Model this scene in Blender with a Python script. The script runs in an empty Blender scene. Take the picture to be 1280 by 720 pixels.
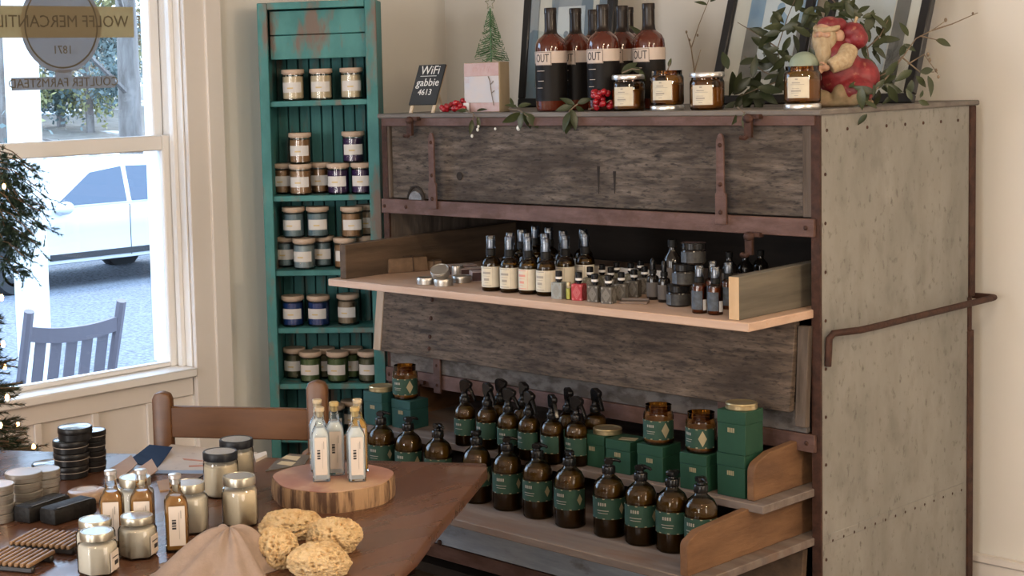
import bpy, bmesh, math, random
from mathutils import Vector, Matrix, Euler, noise
R = random.Random(11)
sc = bpy.context.scene
col = sc.collection
PI = math.pi
# ------------------------------------------------------------------ camera
F = 1997.0; PPX, PPY = 411.0, 284.0            # focal length and principal point for a 1280x720 frame
CAM = Vector((0, 0, 1.55))
def _ray(u, v): return Vector((u - PPX, v - PPY, F))
_Y = _ray(2670, 37).normalized()
_X = -_ray(-1370, 160); _X = (_X - _X.dot(_Y) * _Y).normalized()
_Z = _X.cross(_Y)
MW = Matrix((_X, _Y, _Z))                      # camera (right, down, forward) -> world
def wray(u, v): return MW @ _ray(u, v)
def at_y(u, v, y): d = wray(u, v); return CAM + d * (y / d.y)
def at_x(u, v, x): d = wray(u, v); return CAM + d * (x / d.x)
def at_z(u, v, z): d = wray(u, v); return CAM + d * ((z - CAM.z) / d.z)
def at_plane(u, v, p, n): d = wray(u, v); return CAM + d * ((Vector(p) - CAM).dot(n) / d.dot(n))
RIGHT, DOWN, FWD = MW.col[0].copy(), MW.col[1].copy(), MW.col[2].copy()
cd = bpy.data.cameras.new('camera'); cam = bpy.data.objects.new('camera', cd); col.objects.link(cam)
cd.sensor_fit = 'HORIZONTAL'; cd.sensor_width = 36.0; cd.lens = F / 1280 * 36
cd.shift_x = (640 - PPX) / 1280; cd.shift_y = -(360 - PPY) / 1280
cd.clip_start = 0.05; cd.clip_end = 400
cam.matrix_world = Matrix.Translation(CAM) @ Matrix((RIGHT, -DOWN, -FWD)).transposed().to_4x4()
sc.camera = cam
sc.view_settings.view_transform = 'Standard'; sc.view_settings.look = 'None'
sc.view_settings.gamma = 1.0; sc.view_settings.use_curve_mapping = False
sc.view_settings.exposure = 0.9
# ------------------------------------------------------------------ daylight
wd = bpy.data.worlds.new('sky'); sc.world = wd; wd.use_nodes = True
bg = wd.node_tree.nodes['Background']
bg.inputs['Color'].default_value = (0.54, 0.74, 1.0, 1); bg.inputs['Strength'].default_value = 4.3
def area(name, loc, target, sx, sy, power, color):
    l = bpy.data.lights.new(name, 'AREA'); l.shape = 'RECTANGLE'; l.size = sx; l.size_y = sy
    l.energy = power; l.color = color
    o = bpy.data.objects.new(name, l); col.objects.link(o); o.location = loc
    o.rotation_euler = (Vector(target) - Vector(loc)).to_track_quat('-Z', 'Y').to_euler()
    return o
sun = bpy.data.lights.new('sun', 'SUN'); sun.energy = 1.6; sun.angle = 0.02; sun.color = (1, .93, .8)
so = bpy.data.objects.new('sun', sun); col.objects.link(so); so.rotation_euler = Euler((math.radians(52), 0, math.radians(205)))
# daylight coming in through the shop's other windows (behind and right of the camera)
area('daylight_shop_window', (-2.6, -2.88, 1.55), (-2.6, 3, 1.2), 1.0, 1.7, 56, (.97, .97, 1.0))
area('daylight_shop_window', (-0.2, -2.88, 1.55), (-0.2, 3, 1.2), 1.0, 1.7, 44, (1.0, .97, .94))
area('daylight_side_window', (2.88, 1.4, 1.55), (-3, 1.6, 1.2), 1.0, 1.7, 20, (1.0, .92, .83))
# ------------------------------------------------------------------ mesh helpers
class MB:
    def __init__(s): s.v = []; s.f = []
    def add(s, vs, fs):
        o = len(s.v); s.v += [Vector(p) for p in vs]; s.f += [tuple(i + o for i in f) for f in fs]; return s
    def b(s, x0, x1, y0, y1, z0, z1):
        return s.add([(x0,y0,z0),(x1,y0,z0),(x1,y1,z0),(x0,y1,z0),(x0,y0,z1),(x1,y0,z1),(x1,y1,z1),(x0,y1,z1)],
                     [(0,3,2,1),(4,5,6,7),(0,1,5,4),(1,2,6,5),(2,3,7,6),(3,0,4,7)])
    def box(s, c, d, m=None):
        n = MB().b(-d[0]/2, d[0]/2, -d[1]/2, d[1]/2, -d[2]/2, d[2]/2)
        if m is not None: n.xf(m.to_4x4())
        n.xf(Matrix.Translation(c)); return s.add(n.v, n.f)
    def lathe(s, prof, n=24, c=(0,0,0), a0=0.0, a1=2*PI):
        full = abs(a1 - a0 - 2*PI) < 1e-6; k = n if full else n + 1
        vs = []; fs = []; rows = []
        for r, z in prof:
            if r < 1e-6: rows.append([len(vs)]); vs.append((c[0], c[1], c[2] + z))
            else:
                rows.append(list(range(len(vs), len(vs) + k)))
                for i in range(k):
                    a = a0 + (a1 - a0) * i / n; vs.append((c[0] + r*math.cos(a), c[1] + r*math.sin(a), c[2] + z))
        for A, B in zip(rows, rows[1:]):
            for i in range(n):
                j = (i + 1) % k
                if len(A) == 1 and len(B) == 1: continue
                if len(A) == 1: fs.append((A[0], B[j], B[i]))
                elif len(B) == 1: fs.append((A[i], A[j], B[0]))
                else: fs.append((A[i], A[j], B[j], B[i]))
        return s.add(vs, fs)
    def cyl(s, r, z0, z1, n=24, c=(0,0,0), ch=None):
        ch = min(r, z1 - z0) * .12 if ch is None else ch
        return s.lathe([(0,z0),(r-ch,z0),(r,z0+ch),(r,z1-ch),(r-ch,z1),(0,z1)], n, c)
    def arc(s, r, z0, z1, ac, half, n=12, t=0.0006):         # a label wrapped on a cylinder, centred on angle ac
        n1 = MB().lathe([(r, z0), (r + t, z0), (r + t, z1), (r, z1)], n, a0=ac - half, a1=ac + half)
        return s.add(n1.v, n1.f)
    def tube(s, pts, r, n=8, rr=None):
        pts = [Vector(p) for p in pts]; vs = []; fs = []; up = Vector((0, 0, 1))
        for i, p in enumerate(pts):
            t = (pts[min(i+1, len(pts)-1)] - pts[max(i-1, 0)]).normalized()
            if i == 0:
                a = t.cross(up)
                if a.length < .2: a = t.cross(Vector((1, 0, 0)))
            else: a = a - t * a.dot(t)
            a.normalize(); b = a.cross(t).normalized(); q = rr[i] if rr else r
            for k in range(n): vs.append(p + (a*math.cos(2*PI*k/n) + b*math.sin(2*PI*k/n)) * q)
        for i in range(len(pts)-1):
            for k in range(n): fs.append((i*n+k, i*n+(k+1) % n, (i+1)*n+(k+1) % n, (i+1)*n+k))
        fs.append(tuple(range(n))[::-1]); fs.append(tuple((len(pts)-1)*n+k for k in range(n)))
        return s.add(vs, fs)
    def prism(s, poly, d0, d1, axis='z'):
        n = len(poly); m = {'z': lambda p, d: (p[0], p[1], d), 'y': lambda p, d: (p[0], d, p[1]), 'x': lambda p, d: (d, p[0], p[1])}[axis]
        vs = [m(p, d0) for p in poly] + [m(p, d1) for p in poly]
        fs = [tuple(range(n))[::-1], tuple(range(n, 2*n))] + [(i, (i+1) % n, (i+1) % n + n, i+n) for i in range(n)]
        return s.add(vs, fs)
    def ball(s, c, r, nu=14, nv=9, m=None):
        r = (r, r, r) if not hasattr(r, '__len__') else r
        n = MB().lathe([(math.sin(PI*i/nv), -math.cos(PI*i/nv)) if 0 < i < nv else (0, -math.cos(PI*i/nv)) for i in range(nv+1)], nu)
        n.xf(Matrix.Diagonal((*r, 1)))
        if m is not None: n.xf(m.to_4x4())
        n.xf(Matrix.Translation(c)); return s.add(n.v, n.f)
    def xf(s, m): s.v = [m @ p for p in s.v]; return s
    def mv(s, x, y, z): return s.xf(Matrix.Translation((x, y, z)))
    def join(s, o): return s.add(o.v, o.f)
def mesh(mb, mat=None, bev=0, seg=1, sharp=40, name='mesh'):
    me = bpy.data.meshes.new(name); me.from_pydata([tuple(p) for p in mb.v], [], mb.f)
    bm = bmesh.new(); bm.from_mesh(me)
    bmesh.ops.recalc_face_normals(bm, faces=bm.faces)
    if bev:
        ed = [e for e in bm.edges if len(e.link_faces) == 2 and e.calc_face_angle(0) > 0.5]
        bmesh.ops.bevel(bm, geom=ed, offset=bev, segments=seg, affect='EDGES', profile=.5, clamp_overlap=True)
    bm.to_mesh(me); bm.free()
    me.shade_smooth(); me.set_sharp_from_angle(angle=math.radians(sharp))
    if mat: me.materials.append(mat)
    return me
def wm(o):
    m = o.matrix_basis.copy(); p = o.parent
    while p: m = p.matrix_basis @ m; p = p.parent
    return m
def obj(name, geo, mat=None, parent=None, local=False, bev=0, seg=1, sharp=40, loc=None, kind=None, label=None):
    """link ONE mesh object. geo: MB in world space (or local=True: in the parent's space) or a shared mesh"""
    if isinstance(geo, MB):
        if parent is not None and not local: geo.xf(wm(parent).inverted())
        geo = mesh(geo, mat, bev, seg, sharp, name)
    o = bpy.data.objects.new(name, geo); col.objects.link(o)
    if parent is not None: o.parent = parent
    if loc is not None: o.location = loc
    if kind: o['kind'] = kind
    if label: o['label'] = label
    return o
def tag(o, label, cat, group=None, kind=None):
    o['label'] = label; o['category'] = cat
    if group: o['group'] = group
    if kind: o['kind'] = kind
    return o
def thing(name, label, cat, loc=(0,0,0), rot=0.0, group=None, kind=None):
    o = bpy.data.objects.new(name, None); col.objects.link(o); o.empty_display_size = .02
    o.location = loc; o.rotation_euler = (0, 0, rot) if not hasattr(rot, '__len__') else rot
    return tag(o, label, cat, group, kind)
def struct(name, geo, mat, parent=None, bev=0):
    o = obj(name, geo, mat, parent, bev=bev)
    if parent is None: o['kind'] = 'structure'
    return o
CACHE = {}
def cm(key, fn, mat, bev=0, seg=1, sharp=40):
    k = (key, mat.name)
    if k not in CACHE: CACHE[k] = mesh(fn(), mat, bev, seg, sharp, key)
    return CACHE[k]
_TXT = {}
def text_mb(body, size, extrude=0.0003):
    """lettering as a mesh in the XZ plane, centred, facing -Y"""
    k = (body, size)
    if k not in _TXT:
        c = bpy.data.curves.new('lettering', 'FONT'); c.body = body; c.size = size; c.align_x = 'CENTER'; c.align_y = 'CENTER'
        c.extrude = extrude; c.resolution_u = 2
        o = bpy.data.objects.new('lettering', c); col.objects.link(o); bpy.context.view_layer.update()
        me = bpy.data.meshes.new_from_object(o.evaluated_get(bpy.context.evaluated_depsgraph_get()))
        _TXT[k] = ([v.co.copy() for v in me.vertices], [tuple(p.vertices) for p in me.polygons])
        bpy.data.objects.remove(o); bpy.data.meshes.remove(me); bpy.data.curves.remove(c)
    vs, fs = _TXT[k]
    return MB().add([(p.x, -p.z, p.y) for p in vs], fs)
def wrap(mb, r, ac=-PI/2):
    """wrap an XZ-plane mesh (facing -Y) on a cylinder of radius r"""
    mb.v = [Vector(((r - p.y) * math.cos(ac + p.x/r), (r - p.y) * math.sin(ac + p.x/r), p.z)) for p in mb.v]; return mb
ORD = ['first', 'second', 'third', 'fourth', 'fifth', 'sixth', 'seventh', 'eighth', 'ninth', 'tenth', 'eleventh', 'twelfth', 'thirteenth', 'fourteenth']
# ------------------------------------------------------------------ materials
MT = {}
def mat(name, c1, c2=None, scale=(6,6,6), lo=.35, hi=.65, c3=None, scale3=(3,3,3), lo3=.5, hi3=.62, c4=None, scale4=(90,90,90), lo4=.5, hi4=.7, rough=.6, rough2=None, metal=0,
        bump=0, bscale=None, coat=0, trans=0, ior=1.45, emit=None, es=0, spec=.5, sss=0, detail=5, alpha=None):
    if name in MT: return MT[name]
    m = bpy.data.materials.new(name); m.use_nodes = True; nt = m.node_tree; N = nt.nodes; L = nt.links
    p = N['Principled BSDF']
    p.inputs['Base Color'].default_value = (*c1, 1); p.inputs['Roughness'].default_value = rough; p.inputs['Metallic'].default_value = metal
    p.inputs['Coat Weight'].default_value = coat; p.inputs['Transmission Weight'].default_value = trans; p.inputs['IOR'].default_value = ior
    p.inputs['Specular IOR Level'].default_value = spec
    if coat: p.inputs['Coat Roughness'].default_value = .06
    if sss: p.inputs['Subsurface Weight'].default_value = sss; p.inputs['Subsurface Radius'].default_value = (.01, .006, .003)
    if emit: p.inputs['Emission Color'].default_value = (*emit, 1); p.inputs['Emission Strength'].default_value = es
    tc = N.new('ShaderNodeTexCoord')
    def nz(s, det=detail):
        mp = N.new('ShaderNodeMapping'); mp.inputs['Scale'].default_value = s; L.new(tc.outputs['Object'], mp.inputs['Vector'])
        t = N.new('ShaderNodeTexNoise'); t.inputs['Scale'].default_value = 1; t.inputs['Detail'].default_value = det; t.inputs['Roughness'].default_value = .6
        L.new(mp.outputs['Vector'], t.inputs['Vector']); return t.outputs['Fac']
    def rng(x, a, b):
        r = N.new('ShaderNodeMapRange'); r.inputs['From Min'].default_value = a; r.inputs['From Max'].default_value = b; L.new(x, r.inputs['Value']); return r.outputs['Result']
    def mix(fac, a, b):
        x = N.new('ShaderNodeMix'); x.data_type = 'RGBA'; L.new(fac, x.inputs[0])
        for s, q in ((6, a), (7, b)):
            if hasattr(q, 'links'): L.new(q, x.inputs[s])
            else: x.inputs[s].default_value = (*q, 1)
        return x.outputs[2]
    out = None
    if c2:
        f1 = rng(nz(scale), lo, hi); out = mix(f1, c1, c2)
        if rough2 is not None:
            r = N.new('ShaderNodeMapRange'); L.new(f1, r.inputs['Value']); r.inputs['To Min'].default_value = rough; r.inputs['To Max'].default_value = rough2
            L.new(r.outputs['Result'], p.inputs['Roughness'])
    if c3: out = mix(rng(nz(scale3), lo3, hi3), out if out else c1, c3)
    if c4: out = mix(rng(nz(scale4), lo4, hi4), out if out else c1, c4)
    if out: L.new(out, p.inputs['Base Color'])
    if bump:
        bn = N.new('ShaderNodeBump'); bn.inputs['Strength'].default_value = bump; bn.inputs['Distance'].default_value = .01
        L.new(nz(bscale or scale, 6), bn.inputs['Height']); L.new(bn.outputs['Normal'], p.inputs['Normal'])
    MT[name] = m; return m
def thin_glass(name, tint=(1,1,1), rough=.0, ior=1.45, gloss=1.0):
    """thin-walled glass: tinted see-through with a Fresnel sheen"""
    if name in MT: return MT[name]
    m = bpy.data.materials.new(name); m.use_nodes = True; nt = m.node_tree; N = nt.nodes; L = nt.links
    N.remove(N['Principled BSDF']); o = N['Material Output']
    t = N.new('ShaderNodeBsdfTransparent'); t.inputs['Color'].default_value = (*tint, 1)
    g = N.new('ShaderNodeBsdfGlossy'); g.inputs['Roughness'].default_value = rough; g.inputs['Color'].default_value = (gloss, gloss, gloss, 1)
    fr = N.new('ShaderNodeFresnel'); fr.inputs['IOR'].default_value = ior
    x = N.new('ShaderNodeMixShader'); L.new(fr.outputs[0], x.inputs[0]); L.new(t.outputs[0], x.inputs[1]); L.new(g.outputs[0], x.inputs[2])
    L.new(x.outputs[0], o.inputs['Surface']); MT[name] = m; return m
WALL = mat('wall_paint', (.70,.675,.625), (.675,.65,.60), (2,2,2), rough=.85, bump=.02, bscale=(60,60,60))
TRIM = mat('trim_paint', (.72,.675,.63), (.69,.645,.60), (3,3,3), rough=.5)
SASH = mat('sash_paint', (.80,.78,.75), rough=.4)
CEIL = mat('ceiling_paint', (.75,.72,.67), rough=.9)
FLOORM = mat('floor_boards', (.16,.09,.05), (.24,.15,.09), (2,14,2), rough=.45, bump=.1)
GALV = mat('galvanised_steel', (.205,.197,.175), (.30,.29,.265), (9,9,4), lo=.3, hi=.7, c3=(.165,.157,.14), scale3=(13,13,9), lo3=.52, hi3=.85, c4=(.12,.112,.098), scale4=(60,60,40), lo4=.58, hi4=.75, rough=.5, rough2=.62, metal=.25, bump=.06, bscale=(30,30,30))
RUST = mat('rusted_iron', (.032,.0135,.0085), (.07,.029,.018), (40,40,40), rough=.7, metal=.25, bump=.25, bscale=(90,90,90))
RAIL = mat('rusty_pink_rail', (.09,.046,.036), (.145,.082,.068), (10,30,40), c3=(.09,.045,.032), scale3=(14,20,20), lo3=.48, hi3=.62, rough=.6, metal=.2, bump=.2, bscale=(60,60,60))
OLDW = mat('weathered_grey_board', (.019,.0130,.0092), (.185,.146,.115), (12,20,80), lo=.30, hi=.74, c3=(.036,.024,.016), scale3=(3.4,3,8), lo3=.42, hi3=.66, detail=12, c4=(.011,.008,.006), scale4=(45,60,150), lo4=.52, hi4=.72, rough=.8, bump=.35, bscale=(6,20,120))
OLDW2 = mat('weathered_brown_board', (.024,.0155,.0105), (.19,.137,.098), (12,20,75), lo=.30, hi=.76, c3=(.036,.023,.015), scale3=(3.4,3,8), lo3=.46, hi3=.7, detail=12, c4=(.012,.008,.0055), scale4=(45,60,150), lo4=.52, hi4=.72, rough=.8, bump=.35, bscale=(6,20,120))
OLDV = mat('weathered_stile', (.045,.032,.024), (.15,.115,.09), (38,20,3.2), lo=.3, hi=.72, rough=.8, bump=.35, bscale=(120,40,6))
OLDB = mat('brown_board', (.05,.031,.018), (.11,.07,.042), (24,3,30), lo=.3, hi=.7, rough=.8, bump=.3, bscale=(60,6,90))
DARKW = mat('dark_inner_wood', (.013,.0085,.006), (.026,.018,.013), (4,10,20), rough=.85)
BLUEW = mat('blue_grey_board', (.2,.235,.28), (.33,.37,.42), (4,8,30), c3=(.12,.11,.11), scale3=(6,6,14), lo3=.56, hi3=.7, rough=.75, bump=.25, bscale=(6,20,100))
PALEW = mat('flaking_white_board', (.13,.115,.105), (.06,.048,.04), (16,16,30), lo=.45, hi=.6, rough=.8, bump=.3)
PINE = mat('fresh_pine', (.45,.30,.215), (.54,.38,.285), (3,10,40), rough=.55, c3=(.5,.3,.18), scale3=(5,26,60), lo3=.6, hi3=.7, bump=.05)
PINEY = mat('pine_end_board', (.075,.066,.05), (.165,.142,.108), (30,2.4,34), lo=.3, hi=.7, rough=.65, bump=.15)
PINEF = mat('fresh_cut_end', (.50,.335,.185), (.57,.40,.235), (30,30,8), rough=.6)
ORNG = mat('orange_old_board', (.11,.052,.023), (.21,.108,.05), (14,5,22), lo=.3, hi=.72, c3=(.12,.06,.03), scale3=(8,6,12), lo3=.55, hi3=.75, rough=.75, bump=.25, bscale=(40,10,60))
GREYP = mat('grey_worn_plank', (.11,.085,.072), (.21,.168,.145), (3,26,20), lo=.3, hi=.7, c3=(.16,.10,.07), scale3=(4,12,8), lo3=.5, hi3=.7, rough=.8, bump=.2)
TEAL = mat('teal_paint', (.03,.155,.155), (.065,.24,.235), (9,9,5), c3=(.16,.12,.095), scale3=(15,15,5), lo3=.53, hi3=.66, rough=.6, bump=.12, bscale=(30,30,10))
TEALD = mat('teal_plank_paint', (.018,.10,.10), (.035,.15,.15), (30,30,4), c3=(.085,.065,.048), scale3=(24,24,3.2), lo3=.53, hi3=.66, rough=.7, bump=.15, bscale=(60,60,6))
TABLEM = mat('table_wood', (.08,.034,.018), (.12,.052,.028), (14,3,10), lo=.3, hi=.7, rough=.24, rough2=.32, coat=.15, bump=.03, bscale=(40,8,20))
CHAIRW = mat('chair_wood', (.085,.034,.0115), (.122,.052,.018), (5,5,26), rough=.4, bump=.04)
CLEAR = thin_glass('clear_glass', (.96,.98,.98))
WPANE = thin_glass('window_glass', (.97,.985,1), ior=1.35)
JGLASS = thin_glass('jar_glass', (.98,.975,.955), ior=1.5)
AMBER = thin_glass('amber_glass', (.62,.40,.14), ior=1.5)
AMBERD = thin_glass('dark_amber_glass', (.50,.37,.12), ior=1.45, gloss=.9)
LIQ = mat('dark_liquid', (.08,.055,.05), rough=.4, spec=.15)
LIQO = mat('olive_liquid', (.20,.175,.18), rough=.4, spec=.15)
WAXB = mat('wax_in_amber', (.33,.28,.28), rough=.5)
BLKP = mat('black_plastic', (.006,.006,.0065), rough=.22, spec=.35)
BLKM = mat('black_matte', (.008,.0075,.007), rough=.5, spec=.25)
GREENP = mat('green_label', (.012,.045,.029), (.016,.055,.035), (40,40,40), rough=.6)
GREENB = mat('green_box_card', (.006,.044,.022), (.008,.052,.026), (20,20,20), rough=.65)
TEALB = mat('blue_green_box_card', (.007,.050,.046), (.010,.058,.053), (20,20,20), rough=.65)
GOLD = mat('gold_lid', (.55,.46,.27), rough=.32, metal=.85)
GOLDL = mat('gold_print', (.33,.28,.17), rough=.5, metal=.3)
SILV = mat('silver_lid', (.72,.70,.68), rough=.28, metal=.9)
TINM = mat('tin_metal', (.42,.39,.35), rough=.36, metal=.85)
CREAM = mat('cream_label', (.60,.545,.43), (.56,.505,.39), (60,60,60), rough=.7)
WHITEL = mat('white_label', (.64,.62,.60), rough=.6)
INK = mat('dark_ink', (.035,.03,.03), rough=.7)
GREYI = mat('grey_ink', (.32,.29,.25), rough=.7)
YELI = mat('ochre_ink', (.62,.48,.24), rough=.7)
BAMB = mat('bamboo_lid', (.45,.34,.25), (.51,.39,.30), (20,20,60), rough=.5)
LEAF = mat('leaf_green', (.025,.035,.012), (.047,.058,.022), (30,30,30), rough=.4)
LEAFD = mat('dark_leaf', (.018,.026,.010), (.034,.046,.018), (30,30,30), rough=.4)
STEM = mat('twig_brown', (.13,.09,.06), (.2,.15,.1), (30,30,30), rough=.7)
def decal(name, c):
    m = bpy.data.materials.new(name); m.use_nodes = True; N = m.node_tree.nodes; L = m.node_tree.links; N.remove(N['Principled BSDF'])
    a = N.new('ShaderNodeBsdfDiffuse'); b = N.new('ShaderNodeBsdfTranslucent'); x = N.new('ShaderNodeMixShader'); x.inputs[0].default_value = .6
    for s in (a, b): s.inputs['Color'].default_value = (*c, 1)
    L.new(a.outputs[0], x.inputs[1]); L.new(b.outputs[0], x.inputs[2]); L.new(x.outputs[0], N['Material Output'].inputs['Surface']); return m
BERRY = mat('red_berry', (.30,.008,.016), rough=.22, coat=.4)
# ================================================================== the room
XW, YW, XR, YF, ZC = -4.124, 4.25, 3.0, -3.0, 2.75
WY0, WY1, WZ0, WZ1 = 2.02, 3.047, .655, 2.32          # window opening in the left wall
TH = .2
struct('floor', MB().b(XW-TH, XR+TH, YF-TH, YW+TH, -.1, 0), FLOORM)
struct('ceiling', MB().b(XW-TH, XR+TH, YF-TH, YW+TH, ZC, ZC+.1), CEIL)
w = MB().b(XW-TH, XW, YF, WY0, 0, ZC); w.b(XW-TH, XW, WY1, YW, 0, ZC); w.b(XW-TH, XW-.03, WY0, WY1, 0, WZ0-.03); w.b(XW-TH, XW, WY0, WY1, WZ1, ZC)
struct('wall_left', w, WALL)
struct('wall_back', MB().b(XW-TH, XR+TH, YW, YW+TH, 0, ZC), WALL)
struct('wall_right', MB().b(XR, XR+TH, YF, YW, 0, ZC), WALL)
struct('wall_front', MB().b(XW-TH, XR+TH, YF-TH, YF, 0, ZC), WALL)
bb = struct('baseboard_back', MB().b(XW, XR, YW-.018, YW, 0, .165), TRIM)
obj('cap_moulding', MB().b(XW, XR, YW-.026, YW, .165, .187), TRIM, bb, bev=.004)
# window frames of the other windows (out of view, where the daylight enters)
for i, (c, ax) in enumerate((((-2.6, YF), 'y'), ((-.2, YF), 'y'), ((XR, 1.4), 'x'))):
    m = MB()
    for s in (-1, 1):
        if ax == 'y':
            m.b(c[0]+s*.56-.05, c[0]+s*.56+.05, YF, YF+.03, .6, 2.5); m.b(c[0]-.61, c[0]+.61, YF, YF+.03, 1.55+s*.92-.05, 1.55+s*.92+.05)
        else:
            m.b(XR-.03, XR, c[1]+s*.56-.05, c[1]+s*.56+.05, .6, 2.5); m.b(XR-.03, XR, c[1]-.61, c[1]+.61, 1.55+s*.92-.05, 1.55+s*.92+.05)
    struct('window_%d' % (i+2), m, TRIM)
# warm ceiling lamps hanging in the shop (out of view)
SHADE = mat('lamp_shade', (.75,.68,.55), rough=.6); GLOW = mat('lamp_glow', (1,.8,.55), emit=(1,.72,.42), es=6)
for i, (x, y, w_) in enumerate(((-.9, 1.6, 22), (.9, 2.6, 62), (.6, -.6, 14))):
    lp = thing('ceiling_lamp', ['warm shaded lamp over the display table', 'warm shaded lamp right of the cabinet', 'warm shaded lamp behind the viewer'][i], 'lamp', (x, y, ZC), 0, 'ceiling lamps')
    obj('cord', MB().tube([(0,0,0),(0,0,-.28)], .004, 6), BLKM, lp, local=True); obj('shade', MB().lathe([(.03,-.26),(.06,-.27),(.17,-.4),(.165,-.4),(.055,-.275),(.03,-.265)], 24), SHADE, lp, local=True); obj('bulb', MB().ball((0,0,-.35), .035), GLOW, lp, local=True)
    l = bpy.data.lights.new('lamp_light', 'POINT'); l.energy = w_; l.color = (1, .78, .54); l.shadow_soft_size = .12
    lo = bpy.data.objects.new('lamp_light', l); col.objects.link(lo); lo.location = (x, y, ZC-.44)
# casing around the shop window
cs = struct('trim_1', MB().b(XW, XW+.020, WY1, 3.128, 0, ZC), TRIM, bev=.002)
obj('backband', MB().b(XW, XW+.028, 3.126, 3.190, 0, ZC), TRIM, cs, bev=.003)
struct('trim_2', MB().b(XW, XW+.02, WY0-.1, WY0, 0, ZC), TRIM, bev=.002)
# wainscot below the window
ws = struct('trim_3', MB().b(XW-.03, XW-.012, WY0, WY1, 0, WZ0-.03), TRIM)
obj('top_rail', MB().b(XW-.012, XW+.002, WY0, WY1-.004, .563, .628), TRIM, ws, bev=.003)
for y in (2.258, 2.463, 2.668, 2.873):
    obj('batten', MB().b(XW-.012, XW, y-.012, y+.012, 0, .563), TRIM, ws, bev=.002)
# the double hung window
win = thing('window_1', 'white double hung shop window with lettering on its upper pane', 'window', (XW-.1, 2.53, WZ0), kind='structure')
m = MB().b(XW-TH-.01, XW, WY1-.005, WY1+.02, WZ0, WZ1); obj('side_jamb', m, SASH, win)
m = MB().b(XW-TH-.1, XW, WY0-.02, WY0+.005, WZ0, WZ1); obj('side_jamb', m, SASH, win)
obj('head_jamb', MB().b(XW-TH-.1, XW, WY0, WY1, WZ1-.01, WZ1+.02), SASH, win)
obj('sill', MB().b(XW-.115, XW+.03, WY0+.002, WY1-.006, WZ0-.028, WZ0), SASH, win, bev=.004)
obj('stop_bead', MB().b(XW-.055, XW-.030, WY1-.022, WY1-.005, WZ0, WZ1), SASH, win, bev=.003)
obj('stop_bead', MB().b(XW-.125, XW-.112, WY1-.018, WY1-.005, WZ0, WZ1), SASH, win, bev=.002)
def sash(name, x0, x1, z0, z1, bot, top):
    e = obj(name, MB().b(x0, x1, WY1-.045, WY1-.007, z0, z1), SASH, win, bev=.004)
    obj('stile', MB().b(x0, x1, WY0+.007, WY0+.045, z0, z1), SASH, e, bev=.004)
    obj('bottom_rail', MB().b(x0, x1, WY0+.045, WY1-.045, z0, z0+bot), SASH, e, bev=.004)
    obj('top_rail', MB().b(x0, x1, WY0+.045, WY1-.045, z1-top, z1), SASH, e, bev=.004)
    xm = (x0+x1)/2
    obj('pane', MB().b(xm-.002, xm+.002, WY0+.04, WY1-.04, z0+bot-.005, z1-top+.005), WPANE, e)
    return e
zm1, zm0 = at_x(100, 174.5, XW-.06).z, at_x(100, 194.5, XW-.06).z
sash('lower_sash', XW-.095, XW-.06, WZ0, zm1, .017, zm1-zm0)
up = sash('upper_sash', XW-.14, XW-.105, zm0+.004, WZ1-.01, .04, .05)
# ---- lettering on the upper pane, meant to be read from outside
STK_G = decal('gold_decal', (.47,.39,.25)); STK_S = decal('grey_decal', (.36,.36,.36)); STK_D = decal('decal_ink', (.27,.225,.15))
xg = XW-.1185
def on_pane(u, v): p = at_x(u, v, xg); return p.y, p.z
ya, za = on_pane(167, 28); yb, _ = on_pane(-70, 28); _, zb = on_pane(100, 8); _, zc = on_pane(100, 47)
obj('gold_band', MB().b(xg-.0006, xg, yb, ya, zc, zb), STK_G, win, label='gold lettered band on the glass')
yc, zcen = on_pane(77, 32)
def disc(r0, r1, n=40):
    return MB().lathe([(r0, -.0003), (r1, -.0003), (r1, .0003), (r0, .0003), (r0, -.0003)] if r0 else [(0, -.0003), (r1, -.0003), (r1, .0003), (0, .0003)], n)
TOYZ = Matrix(((0,0,1,0),(1,0,0,0),(0,1,0,0),(0,0,0,1)))
obj('round_emblem', disc(0, .145).xf(Matrix.Translation((xg-.001, yc, zcen)) @ TOYZ), STK_S, win, label='round grey emblem with 1871')
obj('emblem_ring', disc(.127, .132).xf(Matrix.Translation((xg+.0002, yc, zcen)) @ TOYZ), STK_D, win)
ye1, ze = on_pane(144, 102); ye0, _ = on_pane(14, 102)
obj('grey_band', MB().b(xg-.0006, xg, ye0, ye1, ze-.019, ze+.019), STK_S, win, label='small grey lettered band')
obj('emblem_stem', MB().b(xg-.0008, xg-.0002, yc-.03, yc+.03, ze+.019, zcen-.135), STK_S, win)
def pane_text(body, size, y, z, align=0, mirror=True, x=None):
    t = text_mb(body, size)                      # XZ plane facing -Y  ->  YZ plane, reading towards -Y (seen from outside)
    xs = [p.x for p in t.v]; off = -min(xs) if align else 0
    t.v = [Vector(((xg if x is None else x) - p.y*.5 + .0008, y - (p.x + off), z + p.z)) for p in t.v]
    return t
obj('lettering', pane_text('WOLFF MERCANTILE', .053, ya-.02, (zb+zc)/2, 1), STK_D, win)
obj('lettering', pane_text('1871', .036, yc, zcen-.075), STK_D, win)
obj('lettering', pane_text('COULTER FARMSTEAD', .039, (ye0+ye1)/2, ze), STK_D, win)

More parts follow.
